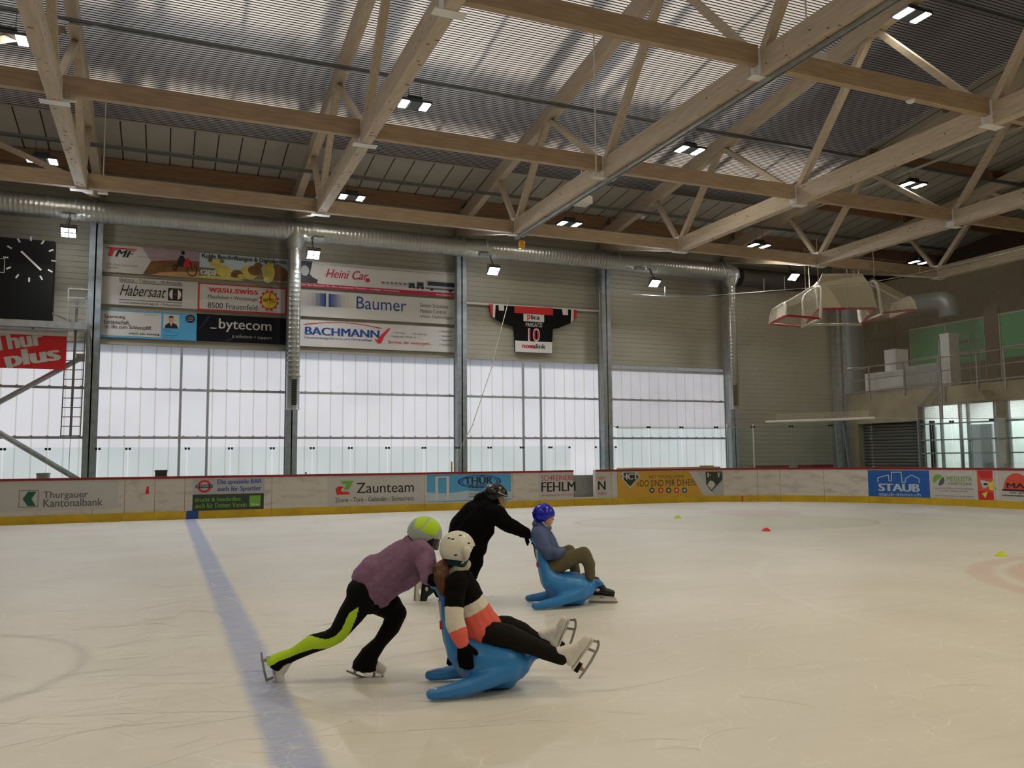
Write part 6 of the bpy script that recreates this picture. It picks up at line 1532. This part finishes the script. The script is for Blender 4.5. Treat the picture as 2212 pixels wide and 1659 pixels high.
def jk(p, n):
    a_, b_ = limb_param(arm, p), limb_param(farm, p); k = min(a_, b_, key=lambda q: q[0])
    tt = limb_param(torso, p)
    if k[0]-k[2][2] < tt[0]-tt[2][2]: return 0 if k[1] < 0.44 else (1 if k[1] < 0.795 else 2)
    v = tt[1]; return 2 if v < 0.34 else (1 if v < 0.52 else 0)
B.build('jacket', ['coat_black', 'coat_white', 'coral'], t2, voxel=0.007, smooth=6, fold=0.006, fscale=14, paint=jk)
hc2 = q6(472, 196); f2 = (AX*0.80+V((_d.x, _d.y, 0)).normalized()*0.60+V((0, 0, -0.12))).normalized(); u2 = (V((0, 0, 1))-AX*0.12).normalized()
B = Blob(); pn2, HP2 = head(B, hc2-V((0, 0, 0.02)), f2, u2, 0.95)
B.chain([(q6(485, 440), 0.05), (q6(480, 300), 0.055)]); B.chain([(p, r*0.7) for p, r in torso]); B.chain([(p, r*0.6) for p, r in arm]); B.chain([(p, r*0.6) for p, r in farm]); B.chain([(p, r*0.65) for p, r in nearleg]); B.chain([(p, r*0.65) for p, r in farleg])
B.build('body', ['skin', 'lip', 'eye_dark'], t2, voxel=0.0085, smooth=2, paint=pn2)
B = Blob(); B.chain([(q6(420, 440), 0.05), (q6(470, 390), 0.06), (q6(545, 350), 0.04)], FT); B.chain([(q6(400, 480), 0.035), (q6(440, 400), 0.05)], FT); B.build('hood_scarf', 'scarf', t2, voxel=0.008, smooth=3, fold=0.006, fscale=18)
B = Blob(); B.chain([(q6(400, 310), 0.055), (q6(500, 310), 0.06)], FT); B.build('headband', 'teal_cloth', t2, voxel=0.008, smooth=3)
B = Blob(); B.chain([(q6(345, 345, 5.69), 0.035), (q6(318, 400, 5.65), 0.054), (q6(315, 470, 5.61), 0.05), (q6(328, 570, 5.58), 0.034), (q6(338, 640, 5.62), 0.014)]); B.chain([(q6(345, 335, 5.69), 0.03), (q6(275, 380, 5.69), 0.03), (q6(275, 440, 5.69), 0.028), (q6(305, 520, 5.67), 0.02)]); B.build('ponytail', 'hair', t2, voxel=0.007, smooth=3, fold=0.006, fscale=26)
vents = [(-0.25, 0.62, 0.55), (-0.05, 0.62, 0.6), (-0.62, 0.45, 0.5), (0.5, 0.35, 0.65), (0.1, 0.9, -0.28), (0.55, 0.75, 0.2)]
helmet(t2, hc2, f2, u2, (0.112, 0.130, 0.122), ['helmet_white', 'visor'], lambda a, s, u: 0, brow=0.2, nape=-0.62, ear=-0.70)
R2 = Matrix(frame(f2, u2)).transposed(); ff, ss_, uu_ = frame(f2, u2)
for (x, y) in ((392, 98), (428, 106), (580, 145), (455, 258), (500, 72)):
    m = MB(); p = q6(x, y, 5.5); dv = (p-CP).normalized()                # vent slots sit on the shell where it faces the ice
    o_ = p-hc2; A_ = Matrix((ff/0.130, ss_/0.112, uu_/0.122)); o2, d2 = A_ @ o_, A_ @ dv; bb = o2.dot(d2); cc = o2.dot(o2)-1.0; disc_ = bb*bb-d2.dot(d2)*cc
    if disc_ < 0: continue
    k = (-bb-math.sqrt(disc_))/d2.dot(d2); c_ = p+dv*k; nrm = (A_.transposed() @ (A_ @ (c_-hc2))).normalized(); f_, s_, u_ = frame(nrm, V((0, 0, 1)))
    m.ell(c_, (0.0035, 0.013, 0.006), 0, 12, 6, Matrix((f_, s_, u_)).transposed()); build('vent', m, 'visor', t2, smooth=True)
B = Blob(); B.chain([(q6(558, 215, 5.63), 0.030), (q6(560, 262, 5.63), 0.022), (q6(545, 300, 5.65), 0.014)]); B.build('ear_pad', 'helmet_white', t2, voxel=0.006, smooth=3)
m = MB(); m.tube([q6(560, 235, 5.65), q6(550, 290, 5.65), q6(520, 330, 5.67), q6(480, 345, 5.71)], 0.008, 6); build('chin_strap', m, 'lace_white', t2)
glove(t2, q6(528, 1100, 5.45), (q6(550, 1260, 5.46)-q6(528, 1100, 5.45)), tw, -1, 0.55, 1.18, name='glove'); glove(t2, q6(455, 1110, 5.95), (q6(430, 1230, 5.95)-q6(455, 1110, 5.95)), -tw, 1, 0.55, 0.95, name='glove')
dn = (q6(1745, 1130, 5.60)-q6(1600, 1370, 5.60)).normalized(); sn = (q6(1500, 1190, 5.60)-q6(1640, 1290, 5.60)).normalized(); skate(t2, q6(1590, 1320, 5.60), dn, sn, 'figure', 0.93, shin=nearleg[-2][0]-nearleg[-1][0])
dn = (q6(1525, 940, 5.91)-q6(1455, 1150, 5.91)).normalized(); sn = (q6(1300, 1010, 5.91)-q6(1440, 1050, 5.91)).normalized(); skate(t2, q6(1440, 1130, 5.91), dn, sn, 'figure', 0.90, shin=farleg[-2][0]-farleg[-1][0])

# ------------------------------------------------------------------ black hooded skater pushing the far seal
D3 = 9.05
def q2(x, y, d=D3): return pp(860+x/4.608, 1040+y/4.608, d)
t3 = thing('person', 'skater all in black with caged hockey helmet pushing the far seal', 'person', onZ(985, 1302))
F3 = (tw, 1.15)
torso3 = [(q2(740, 640), 0.17), (q2(700, 520), 0.185), (q2(780, 400), 0.19), (q2(880, 300), 0.17), (q2(930, 220), 0.11)]
leg3 = [(q2(730, 680), 0.14), (q2(745, 800, 8.95), 0.115), (q2(715, 930, 8.9), 0.085), (q2(620, 1090, 8.9), 0.07), (q2(575, 1190, 8.95), 0.06)]
leg3b = [(q2(660, 680, 9.15), 0.14), (q2(560, 850, 9.2), 0.10), (q2(430, 960, 9.2), 0.08), (q2(300, 1010, 9.2), 0.065)]
B = Blob(); B.chain(leg3); B.chain(leg3b); B.chain([(q2(690, 660, 9.0), 0.14), (q2(720, 650, 9.12), 0.14)]); B.build('trousers', 'black_cloth', t3, voxel=0.014, smooth=4, fold=0.006)
arm3 = [(q2(985, 330, 8.88), 0.11), (q2(1080, 425, 8.85), 0.082), (q2(1190, 475, 8.86), 0.07), (q2(1270, 505, 8.88), 0.055)]
arm3b = [(q2(960, 330, 9.25), 0.10), (q2(1080, 430, 9.25), 0.08), (q2(1200, 490, 9.2), 0.06), (q2(1265, 520, 9.12), 0.05)]
B = Blob(); B.chain(torso3, F3); B.chain([(q2(600, 600), 0.14), (q2(610, 440), 0.11), (q2(740, 300), 0.12)], F3); B.chain([(q2(800, 650), 0.06), (q2(640, 690), 0.10)], F3); B.chain([(q2(870, 480), 0.10), (q2(760, 620), 0.12)], F3)
B.chain([(q2(830, 190), 0.09), (q2(800, 250), 0.08), (q2(870, 140), 0.06)], F3); B.chain([(q2(810, 650), 0.04), (q2(825, 640), 0.035)], F3); B.chain(arm3); B.chain(arm3b)
B.build('hooded_sweater', 'black_cloth', t3, voxel=0.014, smooth=4, fold=0.008, fscale=9)
hc3 = q2(970, 130); f3 = (AX*0.92+V((_d.x, _d.y, 0)).normalized()*-0.02+V((0, 0, -0.42))).normalized(); u3 = (V((0, 0, 1))+AX*0.35).normalized()
B = Blob(); pn3, HP3 = head(B, hc3-V((0, 0, 0.02)), f3, u3, 1.02); B.chain([(q2(920, 230), 0.06), (q2(955, 170), 0.06)])
for ch in (torso3, leg3, leg3b, arm3, arm3b): B.chain([(p, r*0.62) for p, r in ch])
B.build('body', ['skin', 'lip', 'eye_dark'], t3, voxel=0.011, smooth=2, paint=pn3)
helmet(t3, hc3, f3, u3, (0.112, 0.135, 0.125), ['helmet_black', 'reflect'], lambda a, s, u: (1 if (0.28 < u < 0.36 and 0.1 < a < 0.85) else 0), brow=0.18, nape=-0.5, ear=-0.5)
m = MB(); sd = frame(f3, u3)[1]
for j in range(6): m.tube([hc3+f3*(0.128*math.cos(a)+0.012)+sd*(0.10*math.sin(a))+u3*(0.0-0.026*j) for a in np.linspace(-1.2, 1.2, 9)], 0.003, 5)
for a in np.linspace(-1.0, 1.0, 7): m.tube([hc3+f3*(0.128*math.cos(a)+0.012)+sd*(0.10*math.sin(a))+u3*(0.0-0.026*j) for j in range(6)], 0.003, 5)
build('face_cage', m, 'wire', t3)
glove(t3, q2(1270, 508, 8.88), (q2(1370, 560, 8.92)-q2(1270, 508, 8.88)), (0, 0, 1), -1, 1.1, 1.05); glove(t3, q2(1262, 522, 9.10), (q2(1350, 570, 9.04)-q2(1262, 522, 9.10)), (0, 0, 1), 1, 1.1, 1.05)
dnv = (q2(240, 1180, 9.2)-q2(250, 990, 9.2)).normalized(); skate(t3, q2(230, 1000, 9.2), dnv, AX, 'hockey', 1.0)
skate(t3, onZ(975, 1303)+V((0, 0, 0.075)), AX, V((0, 0, 1)), 'hockey', 1.0)

# ------------------------------------------------------------------ boy in the blue helmet riding the far seal
D4 = 8.95
t4 = thing('person', 'boy in blue helmet and olive trousers sitting on the far seal', 'person', S2(-0.05, 0.36))
def q4(x, y, d=D4): return pp(860+x/4.608, 1040+y/4.608, d)
legn = [(q4(1540, 850, 8.86), 0.105), (q4(1700, 770, 8.84), 0.092), (q4(1850, 715, 8.83), 0.072), (q4(1900, 820, 8.83), 0.065), (q4(1915, 950, 8.83), 0.052)]
legf = [(q4(1550, 830, 9.05), 0.10), (q4(1640, 730, 9.08), 0.08), (q4(1700, 690, 9.1), 0.068), (q4(1745, 820, 9.12), 0.06), (q4(1790, 1020, 9.12), 0.05)]
B = Blob(); B.chain(legn); B.chain(legf); B.chain([(q4(1520, 850, 8.88), 0.11), (q4(1530, 840, 9.04), 0.11)]); B.build('trousers', 'olive', t4, voxel=0.012, smooth=4, fold=0.006, fscale=14)
tor4 = [(q4(1500, 800), 0.125), (q4(1470, 700), 0.125), (q4(1440, 590), 0.122), (q4(1420, 500), 0.10), (q4(1425, 430), 0.075)]
B = Blob(); B.chain(tor4, F3); B.chain([(q4(1540, 660), 0.07), (q4(1480, 540), 0.07)], F3)
arn = [(q4(1395, 520, 8.80), 0.082), (q4(1440, 620, 8.77), 0.076), (q4(1500, 715, 8.77), 0.072), (q4(1590, 720, 8.80), 0.058), (q4(1640, 700, 8.86), 0.045)]
arf = [(q4(1440, 520, 9.08), 0.075), (q4(1520, 680, 9.12), 0.06), (q4(1640, 700, 9.05), 0.045)]
B.chain(arn); B.chain(arf)
def jb(p, n):
    z = limb_param(tor4, p); k = z[1]
    f_ = noise.noise(p*9)*0.10
    return 1 if (k+f_ > 0.42) else 0
B.build('jacket', 'navy_sheen_cloth', t4, voxel=0.010, smooth=4, fold=0.007, fscale=12)
hc4 = q4(1447, 325); f4 = (AX*0.99+V((_d.x, _d.y, 0)).normalized()*0.12+V((0, 0, -0.03))).normalized(); u4 = V((0, 0, 1))+AX*0.02
B = Blob(); pn4, HP4 = head(B, hc4+AX*0.012-V((0, 0, 0.035)), f4, u4, 0.98); B.chain([(q4(1430, 470), 0.055), (q4(1450, 390), 0.055)])
for ch in (tor4, legn, legf, arn, arf): B.chain([(p, r*0.62) for p, r in ch])
B.build('body', ['skin', 'lip', 'eye_dark'], t4, voxel=0.009, smooth=2, paint=pn4)
helmet(t4, hc4, f4, u4, (0.112, 0.122, 0.118), ['helmet_blue', 'visor'], lambda a, s, u: 0, brow=-0.18, nape=-0.72, ear=-0.62)
m = MB(); sd4 = frame(f4, u4)[1]
m.tube([hc4+f4*(0.124*math.cos(a))+sd4*(0.114*math.sin(a))+V((0, 0, 0.015)) for a in np.linspace(0, 2*math.pi, 30)[:-1]], 0.005, 6, closed=True); build('helmet_ridge', m, 'helmet_blue', t4, smooth=True)
m = MB(); m.tube([q4(1435, 400, 8.86), q4(1470, 440, 8.87), q4(1495, 445, 8.93)], 0.006, 6); build('chin_strap', m, 'lace_white', t4)
B = Blob(); B.chain([(q4(1380, 420), 0.05), (q4(1440, 440), 0.07), (q4(1490, 460), 0.045)], F3); B.build('collar', 'steel_blue_cloth', t4, voxel=0.010, smooth=3, fold=0.004)
glove(t4, q4(1640, 702, 8.86), (q4(1720, 690, 8.9)-q4(1640, 702, 8.86)), (0, 0, 1), 1, 0.9, 0.95); glove(t4, q4(1640, 700, 9.05), (q4(1720, 690, 9.02)-q4(1640, 700, 9.05)), (0, 0, 1), -1, 0.9, 0.95)
a = onZ(1285, 1302); skate(t4, V((a.x, a.y, 0.075))+V(AX)*-0.03, (AX-V((_d.x, _d.y, 0))*0.15).normalized(), V((0, 0, 1)), 'hockey', 1.0)
a = onZ(1262, 1292); skate(t4, V((a.x, a.y, 0.075))+V(AX)*-0.05, (AX-V((_d.x, _d.y, 0))*0.15).normalized(), V((0, 0, 1)), 'hockey', 1.0)
